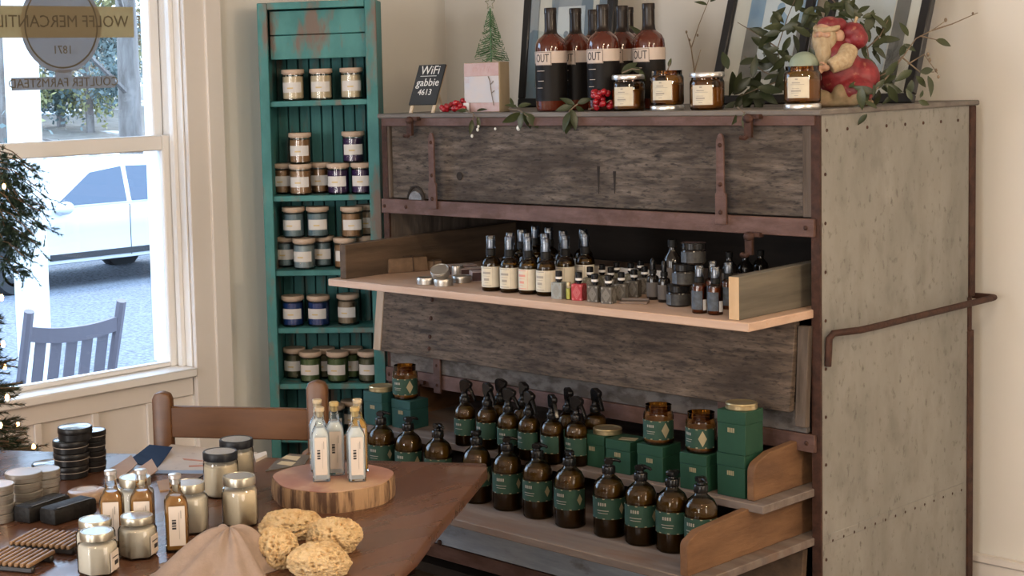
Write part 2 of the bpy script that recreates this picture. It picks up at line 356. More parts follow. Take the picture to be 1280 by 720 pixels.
# ================================================================== outdoors
def gz(x): return -.45 + (x + 4.4) * .045 if x > -19 else -1.107 + (-19 - x) * .075
GRAV = mat('gravel', (.04,.045,.056), (.135,.148,.175), (26,26,26), lo=.36, hi=.6, rough=.95, bump=.8, bscale=(30,30,30), detail=8)
SNOW = mat('snow', (.62,.63,.66), rough=.7)
FORESTF = mat('forest_floor', (.09,.075,.06), (.15,.13,.105), (3,3,3), rough=1, c3=(.5,.51,.53), scale3=(.25,.25,.25), lo3=.56, hi3=.6)
g = MB(); xs = [-4.35, -6, -9, -12, -16, -19, -23.5]
for a, b in zip(xs, xs[1:]): g.add([(a,-40,gz(a)),(a,80,gz(a)),(b,80,gz(b)),(b,-40,gz(b))], [(0,1,2,3)])
struct('gravel_yard', g, GRAV)
g = MB(); xs = [-23.5, -30, -45, -120]
for a, b in zip(xs, xs[1:]): g.add([(a,-40,gz(a)),(a,160,gz(a)),(b,160,gz(b)),(b,-40,gz(b))], [(0,1,2,3)])
struct('forest_ground', g, FORESTF)
def ground_hit(u, v):
    d = wray(u, v); t = 1.0
    for i in range(4000):
        p = CAM + d * (t / F); 
        if p.x < XW and p.z <= gz(p.x): return p
        t += 20
    return p
# porch post
p = at_x(37, 300, -7.6)
PW = mat('white_post_paint', (.62,.62,.61), rough=.6)
po = thing('porch_post', 'square white porch post standing outside the window', 'post', (p.x, p.y, gz(p.x)))
obj('shaft', MB().b(-.07, .07, -.07, .07, -.02, 3.6), PW, po, local=True, bev=.006)
obj('plinth', MB().b(-.09, .09, -.09, .09, -.02, .2), PW, po, local=True, bev=.006)
# rocking chair outside, seen from behind its slatted back
CH = mat('grey_mauve_paint', (.098,.085,.10), rough=.6)
xch = -6.1
pl = at_x(46, 400, xch); pr = at_x(155, 386, xch); gzc = gz(xch)
zt = (pl.z + pr.z)/2; wid = abs(pr.y - pl.y)
rc = thing('rocking_chair', 'grey slatted rocking chair outside on the gravel', 'chair', (xch-.05, (pl.y+pr.y)/2, gzc), PI-.1)
H_ = zt - gzc; w2 = wid/2; SB = .42
for s in (-1, 1):
    obj('back_post', MB().tube([(.25, s*w2, SB-.1), (.12, s*w2, (SB+H_)/2), (0, s*w2, H_), (-.012, s*w2, H_+.035)], .024, 8), CH, rc, local=True)
    obj('front_leg', MB().tube([(.58, s*.25, .06), (.58, s*.25, .62)], .022, 8), CH, rc, local=True)
    obj('rear_leg', MB().tube([(.23, s*w2, .05), (.24, s*w2, SB)], .022, 8), CH, rc, local=True)
    obj('rocker', MB().tube([(-.2, s*.25, .07), (.1, s*.25, .015), (.35, s*.25, .012), (.6, s*.25, .035), (.8, s*.25, .09)], .02, 8), CH, rc, local=True)
    obj('armrest', MB().box((.33, s*.27, .64), (.55, .08, .025)), CH, rc, local=True, bev=.008)
N_ = 9
m = MB()
for i in range(N_):                               # bowed crest rail
    a = (i/(N_-1))*2-1; b = ((i+1)/(N_-1))*2-1
    if i == N_-1: break
    za_, zb_ = H_-.055-.028*(1-a*a), H_-.055-.028*(1-b*b)
    m.add([(.02, a*w2, za_-.05), (.02, b*w2, zb_-.05), (.0, b*w2, zb_+.02), (.0, a*w2, za_+.02), (.05, a*w2, za_-.05), (.05, b*w2, zb_-.05), (.03, b*w2, zb_+.02), (.03, a*w2, za_+.02)],
          [(0,3,2,1),(4,5,6,7),(0,1,5,4),(2,3,7,6)])
obj('crest_rail', m, CH, rc, local=True)
for i in range(5):
    f = (i-2)/2*.68
    obj('slat', MB().add([(x_ + dx, f*w2 + dy, z_) for z_, x_ in ((SB-.02, .22), (H_-.10, .035)) for dx, dy in ((-.006,-.026),(.006,-.026),(.006,.026),(-.006,.026))],
        [(0,1,2,3),(7,6,5,4),(0,4,5,1),(1,5,6,2),(2,6,7,3),(3,7,4,0)]), CH, rc, local=True)
obj('seat', MB().box((.45, 0, SB), (.48, .5, .03)), CH, rc, local=True, bev=.008)
# parked car
pw = ground_hit(24, 371)
CARP = mat('white_car_paint', (.50,.51,.53), rough=.25, coat=.5); CARG = mat('car_window', (.02,.04,.075), rough=.05, spec=.8)
TYRE = mat('tyre_rubber', (.02,.02,.022), rough=.8); RIMM = mat('alloy_rim', (.55,.56,.58), rough=.3, metal=.8)
car = thing('parked_car', 'white parked car on the gravel seen through the window', 'car', (pw.x, pw.y, pw.z))
def wheel_arch(yc, r, n=9): return [(yc + r*math.cos(PI*(1-i/n)), .36 + r*math.sin(PI*(1-i/n))) for i in range(n+1)]
prof = [(-.95,.36)] + wheel_arch(0,.42) + wheel_arch(2.75,.42) + [(3.75,.4),(3.8,.9),(3.72,1.12),(.45,1.1),(-.1,1.02),(-.75,.9),(-.95,.7)]
obj('body', MB().prism(prof, -1.8, 0, 'x'), CARP, car, local=True, bev=.03, seg=2)
gh = [(.42,1.1),(1.2,1.62),(1.55,1.73),(2.9,1.72),(3.35,1.6),(3.7,1.12)]
m = MB(); n = len(gh)
def inset(z): return .02 + .16*(z-1.1)/.62
vs = [(-inset(z), y, z) for y, z in gh] + [(-1.8+inset(z), y, z) for y, z in gh]
m.add(vs, [tuple(range(n)), tuple(range(2*n-1, n-1, -1))] + [(i, i+n, (i+1) % n+n, (i+1) % n) for i in range(n)])
obj('cabin', m, CARP, car, local=True, bev=.02)
for wp in ([(.62,1.14),(1.26,1.56),(1.78,1.62),(1.78,1.14)], [(1.86,1.14),(1.86,1.62),(2.75,1.60),(2.75,1.14)], [(2.83,1.14),(2.83,1.59),(3.15,1.55),(3.42,1.16)]):
    m = MB(); k = len(wp); vs = [(-inset(z)+.008, y, z) for y, z in wp] + [(-inset(z)-.01, y, z) for y, z in wp]
    m.add(vs, [tuple(range(k)), tuple(range(2*k-1, k-1, -1))] + [(i, i+k, (i+1) % k+k, (i+1) % k) for i in range(k)])
    obj('side_window', m, CARG, car, local=True)
obj('wing_mirror', MB().ball((.1, .7, 1.12), (.09, .14, .09)), CARP, car, local=True)
for y in (1.8,):
    obj('door_seam', MB().b(-.005, .003, y, y+.012, .4, 1.1), TYRE, car, local=True)
obj('side_trim', MB().b(-.005, .02, .5, 2.25, .42, .50), TYRE, car, local=True)
for yc_ in (0, 2.75):
    for xx, nm in ((-.11, 'wheel'), (-1.69, 'wheel')):
        t = obj(nm, MB().lathe([(.2,-.1),(.33,-.1),(.36,-.06),(.36,.06),(.33,.1),(.2,.1)], 28).xf(Matrix.Translation((xx, yc_, .36)) @ Matrix.Rotation(PI/2, 4, 'Y')), TYRE, car, local=True)
        m = MB().lathe([(.2,.07),(.235,.07),(.235,.1),(.2,.1),(.2,.07)], 28)
        for k in range(5): m.box((.11*math.cos(k*2*PI/5), .11*math.sin(k*2*PI/5), .08), (.22, .045, .03), Matrix.Rotation(k*2*PI/5, 3, 'Z'))
        m.cyl(.05, .05, .1); obj('rim', m.xf(Matrix.Translation((xx, yc_, .36)) @ Matrix.Rotation(PI/2 if xx > -1 else -PI/2, 4, 'Y')), RIMM, t, local=True)
# snow
def snow(u0, u1, v, h, dpt, label, seed):
    a, b = ground_hit(u0, v), ground_hit(u1, v); c = (a+b)/2; L_ = (b-a).length/2
    m = MB(); rr = random.Random(seed); nx, ny = 24, 6; d = (b-a).normalized(); q = Vector((-d.y, d.x, 0))
    for j in range(ny+1):
        for i in range(nx+1):
            s_, t_ = i/nx*2-1, j/ny*2-1; e = max(0, 1-s_*s_) * max(0, 1-t_*t_)
            m.v.append(c + d*s_*L_ + q*t_*dpt + Vector((0, 0, -.05 + h*(e**.5)*(.75+.5*noise.noise(Vector((s_*4+seed, t_*2, seed)))))))
    for j in range(ny):
        for i in range(nx): k = j*(nx+1)+i; m.f.append((k, k+1, k+nx+2, k+nx+1))
    return tag(obj('snow_bank', m, SNOW), label, 'snow', 'snow lying in the yard')
snow(48, 158, 180, 1.0, 2.4, 'low bank of snow under the trees behind the car', 3)
snow(120, 260, 196, .5, 1.5, 'thin strip of snow directly beyond the car roof', 5)
snow(-60, 50, 190, .5, 2, 'snow patch left of the porch post at the wood edge', 8)
# trees
BARK = mat('tree_bark', (.08,.065,.055), (.18,.16,.145), (5,5,1.2), rough=.95, bump=.6)
LFY = mat('sunlit_leaves', (.30,.26,.10), (.2,.215,.105), (1,1,1), rough=.8); LFB = mat('blue_green_needles', (.085,.115,.11), (.135,.165,.155), (1,1,1), rough=.8)
LFO = mat('tan_winter_leaves', (.26,.185,.105), (.31,.235,.15), (1,1,1), rough=.8)
def yard_tree(u, x, r, h, lf, label, seed, dens=500, cr=3.0, cz=.55):
    rr = random.Random(seed); d = wray(u, 120); d = d*(x/d.x); bx = Vector((x, d.y, gz(x)))
    t = thing('woodland_tree', label, 'tree', bx, group='trees at the wood edge')
    pts = [(0,0,-.1), (rr.uniform(-.1,.1), rr.uniform(-.1,.1), h*.3), (rr.uniform(-.3,.3), rr.uniform(-.3,.3), h*.65), (rr.uniform(-.5,.5), rr.uniform(-.5,.5), h)]
    obj('trunk', MB().tube(pts, r, 10, rr=[r*1.25, r, r*.75, r*.3]), BARK, t, local=True)
    m = MB(); ml = MB()
    for i in range(14):
        z = h*rr.uniform(.06, .9); a = rr.uniform(0, 2*PI); l = cr*rr.uniform(.5, 1)
        e = Vector((math.cos(a)*l, math.sin(a)*l, z + l*rr.uniform(.1, .6))); m.tube([(0,0,z), (e.x*.5, e.y*.5, z + (e.z-z)*.6), e], r*.2, 5, rr=[r*.3, r*.18, r*.06])
        for k in range(dens//14):
            f = rr.uniform(.3, 1.05); q = Vector((0,0,z)).lerp(e, f) + Vector((rr.gauss(0,.35), rr.gauss(0,.35), rr.gauss(0,.3))); sz = rr.uniform(.05, .11)
            A = Vector((rr.uniform(-1,1), rr.uniform(-1,1), rr.uniform(-1,1))).normalized()*sz; B = A.cross(Vector((rr.uniform(-1,1), rr.uniform(-1,1), rr.uniform(-1,1)))).normalized()*sz*.6
            ml.add([q-A, q+B, q+A, q-B], [(0,1,2,3)])
    obj('branches', m, BARK, t, local=True); o = obj('foliage', ml, lf, t, local=True); o['kind'] = 'stuff'
yard_tree(161, -24, .19, 11, LFB, 'thick rough barked trunk just right behind the snow bank', 1, 500, 3.5)
yard_tree(8, -28, .3, 12, LFY, 'leaning dark tree left of the porch post', 2, 1500, 4)
yard_tree(75, -41, .11, 10, LFY, 'yellow green tree straight behind the round window emblem', 3, 12000, 4.5)
yard_tree(112, -39, .1, 9, LFB, 'blue green tree between the porch post and thick trunk', 4, 12000, 3.6)
yard_tree(135, -46, .11, 11, LFO, 'tan leaved tree far back beside the thick trunk', 5, 12000, 4.5)
yard_tree(40, -48, .11, 11, LFO, 'tan leaved tree far back behind the porch post', 6, 10000, 4.5)
yard_tree(195, -47, .1, 11, LFY, 'yellow green tree at the right edge of the window view', 7, 5000, 4.5)
yard_tree(-30, -46, .1, 11, LFB, 'blue green tree at the far left of the window view', 9, 5000, 4.5)

# ================================================================== the old bin cabinet
Y0, CXL, CXR, CYB = 3.40, -3.578, -2.069, 4.135
ZL = 1.456                                                  # top of the lid
cab = thing('bin_cabinet', 'old wooden bin cabinet with galvanised sides and rusty iron fittings', 'cabinet', ((CXL+CXR)/2, (Y0+CYB)/2, 0))
obj('top_board', MB().b(CXL-.012, CXR+.008, Y0-.012, CYB+.045, ZL-.014, ZL), mat('grey_lid', (.11,.095,.085), (.18,.16,.142), (4,14,20), rough=.7, bump=.2), cab, bev=.003)
side = obj('side_panel', MB().b(CXR-.004, CXR, Y0, CYB, .04, ZL-.014), GALV, cab, label='galvanised steel side panel')
obj('side_panel', MB().b(CXL, CXL+.02, Y0, CYB, .04, ZL-.014), OLDV, cab)
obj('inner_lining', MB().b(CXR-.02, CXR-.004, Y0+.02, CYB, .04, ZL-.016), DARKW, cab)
rv = mesh(MB().ball((0,0,0), (.003,.0045,.0045), 8, 5), RUST, name='rivet')
for k in range(8): obj('rivet', rv, parent=side, loc=Vector((CXR, Y0+.03+k*.092, 1.405)) - cab.location)
for k in range(11): obj('rivet', rv, parent=side, loc=Vector((CXR, Y0+.022, 1.30-k*.118)) - cab.location)
zs = at_x(1026, 681, CXR).z
for k in range(14): obj('rivet', rv, parent=side, loc=Vector((CXR, Y0+.05+k*.05, zs)) - cab.location)
obj('sheet_seam', MB().b(CXR-.001, CXR+.0016, Y0+.004, CYB-.02, zs-.004, zs+.018), GALV, side, bev=.0008)
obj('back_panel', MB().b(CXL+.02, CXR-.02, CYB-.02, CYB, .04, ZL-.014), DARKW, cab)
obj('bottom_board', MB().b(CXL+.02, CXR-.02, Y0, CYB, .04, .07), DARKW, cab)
for x in (CXL+.01, CXR-.03):
    for y in (Y0+.02, CYB-.05): obj('foot', MB().b(x, x+.03, y, y+.03, 0, .05), RUST, cab)
# rust corner irons
obj('corner_iron', MB().b(CXR-.022, CXR+.0015, Y0-.004, Y0+.004, .04, ZL-.014), RUST, cab)
obj('corner_iron', MB().b(CXL-.001, CXL+.022, Y0-.004, Y0+.004, .04, ZL-.014), RUST, cab)
zr = at_x(1207, 372, CXR).z; zr2 = at_x(1207, 414, CXR).z
obj('corner_iron', MB().b(CXR-.02, CXR+.005, CYB, CYB+.032, zr, ZL-.014), RUST, cab, bev=.002)
obj('corner_iron', MB().b(CXR-.02, CXR+.004, CYB-.004, CYB+.016, zr2, zr), RUST, cab, bev=.002)
obj('corner_iron', MB().b(CXR-.02, CXR+.005, CYB-.004, CYB+.026, .04, zr2), RUST, cab, bev=.002)
# bent push bar on the side
za_, zb_ = at_x(1030, 417, CXR).z, at_x(1030, 458, CXR).z
bar = [(CXR+.006, Y0+.022, zb_), (CXR+.008, Y0+.022, zb_+.03), (CXR+.01, Y0+.022, za_-.012), (CXR+.016, Y0+.03, za_), (CXR+.03, Y0+.05, za_+.002), (CXR+.045, Y0+.10, za_+.002),
       (CXR+.05, Y0+.16, za_+.003), (CXR+.05, CYB+.03, za_+.006), (CXR+.048, CYB+.05, za_+.006), (CXR+.035, CYB+.055, za_+.006), (CXR-.02, CYB+.055, za_+.006)]
obj('push_bar', MB().tube(bar, .0085, 10), RUST, cab, label='bent rusty iron push bar')
# front: three tiers of panels and rails
obj('top_rail', MB().b(CXL+.005, CXR-.01, Y0-.008, Y0+.006, 1.418, ZL-.014), RAIL, cab, bev=.001)
def fittings(dz, xl):
    pass
# tier one, closed bin front
pn = obj('bin_front', MB().b(-3.546, -2.118, Y0+.006, Y0+.024, 1.197, 1.418), OLDW, cab, bev=.002, label='weathered grey board')
obj('stile', MB().b(-3.576, -3.548, Y0-.002, Y0+.02, 1.197, 1.418), OLDV, cab, bev=.002)
obj('stile', MB().b(-2.116, -2.09, Y0-.002, Y0+.02, 1.197, 1.418), OLDV, cab, bev=.002)
kn = mesh(MB().lathe([(0,0),(.011,0),(.013,.002),(.011,.0035),(.004,.0025),(0,.0025)], 14).xf(Matrix.Rotation(PI/2, 4, 'X')), DARKW, name='knot')
for u, v in ((575, 220), (560, 330)):
    if v < 300: obj('knot', kn, parent=pn, loc=at_y(u, v, Y0+.006) - cab.location)
for u, v, h in ((748, 225, .075), (768, 228, .06)):
    q = at_y(u, v, Y0+.0055); obj('drip_stain', MB().prism([(q.x-.004, q.z+h/2), (q.x+.006, q.z+h/2), (q.x+.003, q.z-h*.2), (q.x+.0015, q.z-h/2), (q.x-.001, q.z-h/2), (q.x-.003, q.z)], Y0+.0052, Y0+.0062, 'y'), DARKW, pn)
c = at_y(520, 244, Y0+.004)
m = MB()
m.tube([(c.x+.034*math.cos(PI*i/10), Y0+.004, c.z-.014+.04*math.sin(PI*i/10)) for i in range(11)], .004, 6); obj('half_ring', m, DARKW, pn)
obj('ring_plate', MB().prism([(c.x+.028*math.cos(PI*i/10), c.z-.014+.026*math.sin(PI*i/10)) for i in range(11)], Y0+.0, Y0+.006, 'y'), mat('worn_zinc', (.25,.24,.235), (.1,.09,.085), (40,40,40), rough=.5, metal=.4), pn)
def rail(z0, z1, name='bin_rail'):
    r = obj(name, MB().b(CXL+.002, CXR-.008, Y0-.016, Y0-.004, z0, z1), RAIL, cab, bev=.0015)
    for x in (CXL+.016, CXL+.11, CXR-.03): obj('rail_bolt', MB().ball((x, Y0-.016, (z0+z1)/2), (.006,.004,.006), 8, 6), RUST, r)
    return r
rail(1.151, 1.195); rail(.626, .67); rail(.101, .145)
def strap(x, z0, z1, cut=0):
    hw = .0165
    m = MB().prism([(x-hw, z0), (x+hw, z0), (x+hw*.98, z0+.075), (x+hw*.62, z0+.08), (x+hw*.6, z1-.02), (x+hw*.4, z1-.005), (x, z1), (x-hw*.4, z1-.005), (x-hw*.75, z1-.02), (x-hw*.75, z0+.08), (x-hw*.98, z0+.075)], Y0-.024, Y0-.017, 'y')
    s = obj('hinge_strap', m, RAIL, cab, bev=.001)
    for zz in (z0+.03, z0+.10, z1-.03):
        if zz < z1-.01: obj('strap_rivet', MB().ball((x, Y0-.025, zz), (.006,.004,.006), 8, 6), RUST, s)
for x in (-3.347, -2.334):
    strap(x, 1.172, 1.400)
    m = MB().b(x-.015, x+.015, Y0-.024, Y0-.016, .615, .722); s = obj('hinge_strap', m, RAIL, cab, bev=.002)
    for zz in (.70, .64): obj('strap_rivet', MB().ball((x, Y0-.024, zz), (.005,.004,.005), 8, 6), RUST, s)
def hook(x, z):
    m = MB().b(x-.010, x+.010, Y0-.03, Y0-.02, z-.05, z); m.tube([(x, Y0-.025, z-.045), (x-.006, Y0-.03, z-.052), (x-.02, Y0-.032, z-.05)], .006, 6)
    m.ball((x, Y0-.027, z-.004), (.015,.010,.012), 10, 6); m.b(x-.008, x+.03, Y0-.026, Y0-.008, z-.005, z+.006)
    obj('latch_hook', m, RUST, cab)
for x, z in ((-3.432, 1.440), (-2.25, 1.440), (-2.25, 1.150), (-3.432, .640)): hook(x, z)
# tier two, board leaning out under the pine shelf
def lean_panel(x0, x1, zt_, zb_, yt, yb, t, m_, nm, **k):
    return obj(nm, MB().add([(x0,yb,zb_),(x1,yb,zb_),(x1,yb+t,zb_),(x0,yb+t,zb_),(x0,yt,zt_),(x1,yt,zt_),(x1,yt+t,zt_),(x0,yt+t,zt_)],
        [(0,3,2,1),(4,5,6,7),(0,1,5,4),(1,2,6,5),(2,3,7,6),(3,0,4,7)]), m_, cab, bev=.002, **k)
p2 = lean_panel(-3.556, -2.120, .945, .727, 3.372, 3.345, .02, OLDW2, 'bin_front')
lean_panel(-3.590, -3.557, .935, .727, 3.370, 3.344, .022, mat('raw_end_wood', (.34,.26,.19), (.42,.33,.25), (30,30,6), rough=.7), 'end_board', label='raw pale end board')
lean_panel(-2.118, -2.088, .935, .690, 3.378, 3.362, .02, OLDV, 'stile')
for z in (.9, .845, .79, .755): obj('bolt', MB().ball(((-3.348), 3.345+.027*(z-.727)/.218, z), (.007,.005,.007), 8, 6), RUST, p2)
obj('painted_strip', MB().b(-3.556, -2.10, Y0-.012, Y0+.004, .672, .74), PALEW, cab, label='flaking whitish board')
# tier three
lean_panel(-3.55, -2.33, .385, .163, 3.372, 3.345, .02, BLUEW, 'bin_front', label='blue grey painted board')
lean_panel(-2.328, -2.10, .385, .15, 3.372, 3.345, .02, OLDB, 'end_board')
obj('bolt', MB().ball((at_y(550, 678, 3.345).x, 3.343, at_y(550, 678, 3.345).z), (.009,.006,.009), 8, 6), RUST, cab)
obj('painted_strip', MB().b(-3.556, -2.10, Y0-.012, Y0+.004, .147, .166), PALEW, cab)
# shelf boards pulled out of the bins
ZP, ZA, ZB = .975, .535, .413
def tray(name, z, t, y0, xl, xr, mt, bt, h0, h1, yfb, th, endm=None, round_=0.0, lab=None):
    sh = obj(name, MB().b(xl, xr, y0, 3.95, z-t, z), mt, cab, bev=.002, label=lab)
    for x in (xl+.03, xr-.04-th):
        ym = 3.62
        if round_: pl_ = [(yfb, z), (3.9, z), (3.9, z+h1), (yfb+round_*2.2, z+h0+.012)] + [(yfb+round_*(1-math.sin(a)), z+h0-round_*(1-math.cos(a))) for a in (.2, .5, .8, 1.1, 1.4)]
        else: pl_ = [(yfb, z), (3.9, z), (3.9, z+h1), (yfb, z+h0)]
        obj('side_board', MB().prism(pl_, x, x+th, 'x'), bt, sh, bev=.002)
        if endm and x > -3: obj('cut_end', MB().b(x, x+th, yfb-.0012, yfb-.0002, z+.001, z+h0-.001), endm, sh)
    return sh
tray('pine_shelf', ZP, .021, 3.124, -3.541, -2.086, PINE, PINEY, .102, .112, 3.146, .027, PINEF, lab='fresh pale pine shelf board')
for o in list(col.objects):
    if o.name.startswith('side_board') and o.parent and o.parent.name == 'pine_shelf' and min(v.co.x for v in o.data.vertices) + cab.location.x < -3: o.data.materials[0] = OLDB
tray('bin_tray', ZA, .02, 3.177, -3.50, -2.085, GREYP, ORNG, .095, .14, 3.2, .02, round_=.03)
tray('bin_tray', ZB, .02, 2.93, -3.50, -2.085, GREYP, ORNG, .085, .15, 2.935, .022, round_=.02)
# ================================================================== teal shelf standing across the corner
FL = Vector((-3.985, 3.256, 0)); TA = math.radians(40); TN = Vector((math.sin(TA), -math.cos(TA), 0))
TW, TD = .373, .172
def tp(u, v, d=0): return at_plane(u, v, FL - TN*d, TN)
ts = thing('teal_shelf_unit', 'tall narrow distressed teal shelf unit full of candles', 'shelf', FL, TA)
ztop = tp(330, 4).z
obj('side_upright', MB().b(0, .02, 0, TD, 0, ztop), TEAL, ts, local=True, bev=.002); obj('side_upright', MB().b(TW-.02, TW, 0, TD, 0, ztop), TEAL, ts, local=True, bev=.002)
obj('front_stile', MB().b(-.004, .028, -.012, 0, 0, ztop), TEAL, ts, local=True, bev=.002); obj('front_stile', MB().b(TW-.032, TW+.004, -.012, 0, 0, ztop), TEAL, ts, local=True, bev=.002)
obj('top_rail', MB().b(.0285, TW-.0325, -.012, .012, ztop-.022, ztop), TEAL, ts, local=True, bev=.002)
obj('top_board', MB().b(.02, TW-.02, 0, TD, ztop-.02, ztop-.001), TEAL, ts, local=True)
zpl1, zpl0 = ztop-.026, tp(400, 73, .02).z
obj('header_plank', MB().b(.03, TW-.02, .018, .034, (zpl0+zpl1)/2+.001, zpl1), TEAL, ts, local=True, bev=.002)
obj('header_plank', MB().b(.03, TW-.02, .018, .034, zpl0, (zpl0+zpl1)/2-.001), TEAL, ts, local=True, bev=.002)
nb = 9; bwid = (TW-.04)/nb
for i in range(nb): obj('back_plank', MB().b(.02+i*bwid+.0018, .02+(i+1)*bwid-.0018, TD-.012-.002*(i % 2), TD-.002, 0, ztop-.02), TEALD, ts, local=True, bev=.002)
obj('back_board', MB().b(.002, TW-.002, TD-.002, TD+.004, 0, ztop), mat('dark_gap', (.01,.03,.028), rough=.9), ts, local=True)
SH = []
for v in (132.5, 251.5, 345, 417, 487, 554):
    z = tp(405, v).z + .019; SH.append(z)
    obj('shelf_board', MB().b(.0205, TW-.0205, .0, TD-.0145, z-.018, z), TEAL, ts, local=True, bev=.002)
obj('shelf_board', MB().b(.0205, TW-.0205, 0, TD-.0145, .05, .068), TEAL, ts, local=True, bev=.002)
# ================================================================== small goods: builders (label side faces local -Y)
FR = -PI/2
def bars(r, rows, ac=FR):          # printed lines wrapped on a label: (x0, x1, z0, z1)
    m = MB()
    for x0, x1, z0, z1 in rows: m.arc(r, z0, z1, ac + (x0+x1)/2/r, (x1-x0)/2/r, 6, .0003)
    return m
def P(root, name, key, fn, mt, **k):
    lab = k.pop('label', None)
    return obj(name, cm(key, fn, mt, **k), parent=root, local=True, label=lab)
# ---- glass candle with bamboo lid
def candle(label, loc, rot, wax, group):
    t = thing('jar_candle', label, 'candle', loc, rot, group)
    g = P(t, 'glass', 'candle_glass', lambda: MB().lathe([(0,0),(.031,0),(.035,.004),(.035,.086),(.033,.086),(.033,.0855)], 28), JGLASS)
    P(t, 'wax', 'candle_wax', lambda: MB().cyl(.0337, .006, .078, 28, ch=.002), wax)
    P(t, 'lid', 'candle_lid', lambda: MB().lathe([(0,.083),(.033,.083),(.033,.0865),(.0365,.0865),(.0375,.088),(.0375,.098),(.036,.100),(0,.100)], 28), BAMB)
    l = P(t, 'paper_label', 'candle_label', lambda: MB().arc(.0353, .026, .059, FR, .98), WHITEL)
    obj('print', cm('candle_print', lambda: bars(.036, [(-.014,.006,.038,.0425)]), YELI), parent=l)
    return t
WAX = {'ivory': mat('ivory_wax', (0.560,0.488,0.352), rough=.45, coat=.3), 'tan': mat('tan_wax', (0.272,0.160,0.080), rough=.45, coat=.3), 'purple': mat('purple_wax', (0.044,0.018,0.088), rough=.4, coat=.3),
       'slate': mat('slate_blue_wax', (0.128,0.200,0.240), rough=.45, coat=.3), 'pale': mat('pale_blue_wax', (0.256,0.336,0.384), rough=.45, coat=.3), 'blue': mat('deep_blue_wax', (0.012,0.048,0.208), rough=.4, coat=.3),
       'green': mat('green_wax', (0.072,0.128,0.044), rough=.45, coat=.3), 'olive': mat('olive_wax', (0.072,0.080,0.040), rough=.45, coat=.3), 'stone': mat('stone_wax', (0.240,0.192,0.136), rough=.45, coat=.3)}
def shelf_candle(u, row, d, wax, label, lvl=0, grp='candles on the teal shelf'):
    v = (126, 245, 338, 411, 480, 547)[row]
    p = tp(u, v, d); z = SH[row] + lvl*.1005
    candle(label, (p.x, p.y, z + .0003), TA + R.uniform(-.15, .15), WAX[wax], grp)
F_, B_ = .043, .118
for u, n in ((367, 'left'), (402, 'middle'), (440, 'right')): shelf_candle(u, 0, .06, 'ivory', 'ivory candle with bamboo lid, %s of the three on the top teal shelf' % n)
shelf_candle(376.5, 1, F_, 'tan', 'tan candle in the front of its cluster, under another tan candle')
shelf_candle(354, 1, B_, 'tan', 'tan candle tucked behind at the left end of the second teal shelf')
shelf_candle(401, 1, B_+.003, 'tan', 'tan candle tucked behind, touching the purple candles')
shelf_candle(423.5, 1, F_, 'purple', 'purple candle on the second teal shelf next to the tan ones')
shelf_candle(453.5, 1, F_, 'purple', 'purple candle at the right end of the second teal shelf')
shelf_candle(377, 1, F_+.012, 'tan', 'tan candle stacked on top of other tan candles', 1)
shelf_candle(443.5, 1, F_+.012, 'purple', 'purple candle stacked on top of two purple candles', 1)
shelf_candle(381, 2, F_, 'pale', 'pale blue candle in front on the third teal shelf')
shelf_candle(358, 2, B_, 'slate', 'slate blue candle behind at the left of the third teal shelf')
shelf_candle(405, 2, B_, 'slate', 'slate blue candle behind at the right of the pale blue one')
shelf_candle(432, 2, .05, 'tan', 'tan candle mostly hidden behind the end board of the pine shelf')
shelf_candle(456, 2, B_, 'stone', 'stone coloured candle hidden low at the right end of the third teal shelf')
shelf_candle(369, 2, .072, 'slate', 'slate blue candle on the upper level, left of the pair', 1)
shelf_candle(399, 2, .074, 'slate', 'slate blue candle on the upper level, right of the pair', 1)
shelf_candle(442, 2, .045, 'tan', 'tan candle on the upper level of the third teal shelf', 1)
shelf_candle(461, 2, B_+.002, 'stone', 'stone coloured candle peeking from behind the right shelf upright', 1)
shelf_candle(367, 3, .05, 'blue', 'deep blue candle at the left of the fourth teal shelf')
shelf_candle(399, 3, .048, 'blue', 'deep blue candle in the middle of the fourth teal shelf')
shelf_candle(436, 3, .075, 'stone', 'stone coloured candle alone right of the deep blue candles')
shelf_candle(389, 4, F_, 'green', 'green candle in front, left of the front pair on the fifth teal shelf')
shelf_candle(423, 4, F_, 'green', 'green candle in front, right of the front pair on the fifth teal shelf')
shelf_candle(369, 4, B_, 'olive', 'dark olive candle behind at the left of the green ones')
shelf_candle(406, 4, B_, 'olive', 'dark olive candle seen between the two front green candles')
shelf_candle(441, 4, B_, 'green', 'green candle in the back row of the fifth teal shelf')
shelf_candle(462, 4, .045, 'olive', 'dark olive candle at the right end of the fifth teal shelf')
shelf_candle(418, 5, .043, 'slate', 'slate blue candle behind the clear bottles on the lowest visible teal shelf')
shelf_candle(441, 5, .115, 'slate', 'slate blue candle at the right on the lowest visible teal shelf')
p = tp(373, 547, .06)
t = thing('glass_bowl', 'pale frosted glass bowl on the lowest visible teal shelf', 'bowl', (p.x, p.y, SH[5]), 0)
obj('bowl', MB().lathe([(0,0),(.022,0),(.03,.006),(.036,.02),(.037,.04),(.033,.048),(.031,.046),(.034,.038),(.032,.02),(.026,.01),(0,.008)], 26), mat('frosted_glass', (.5,.56,.58), rough=.3), t, local=True)
obj('wax_fill', MB().cyl(.0315, .02, .034, 24), WAX['pale'], t, local=True)
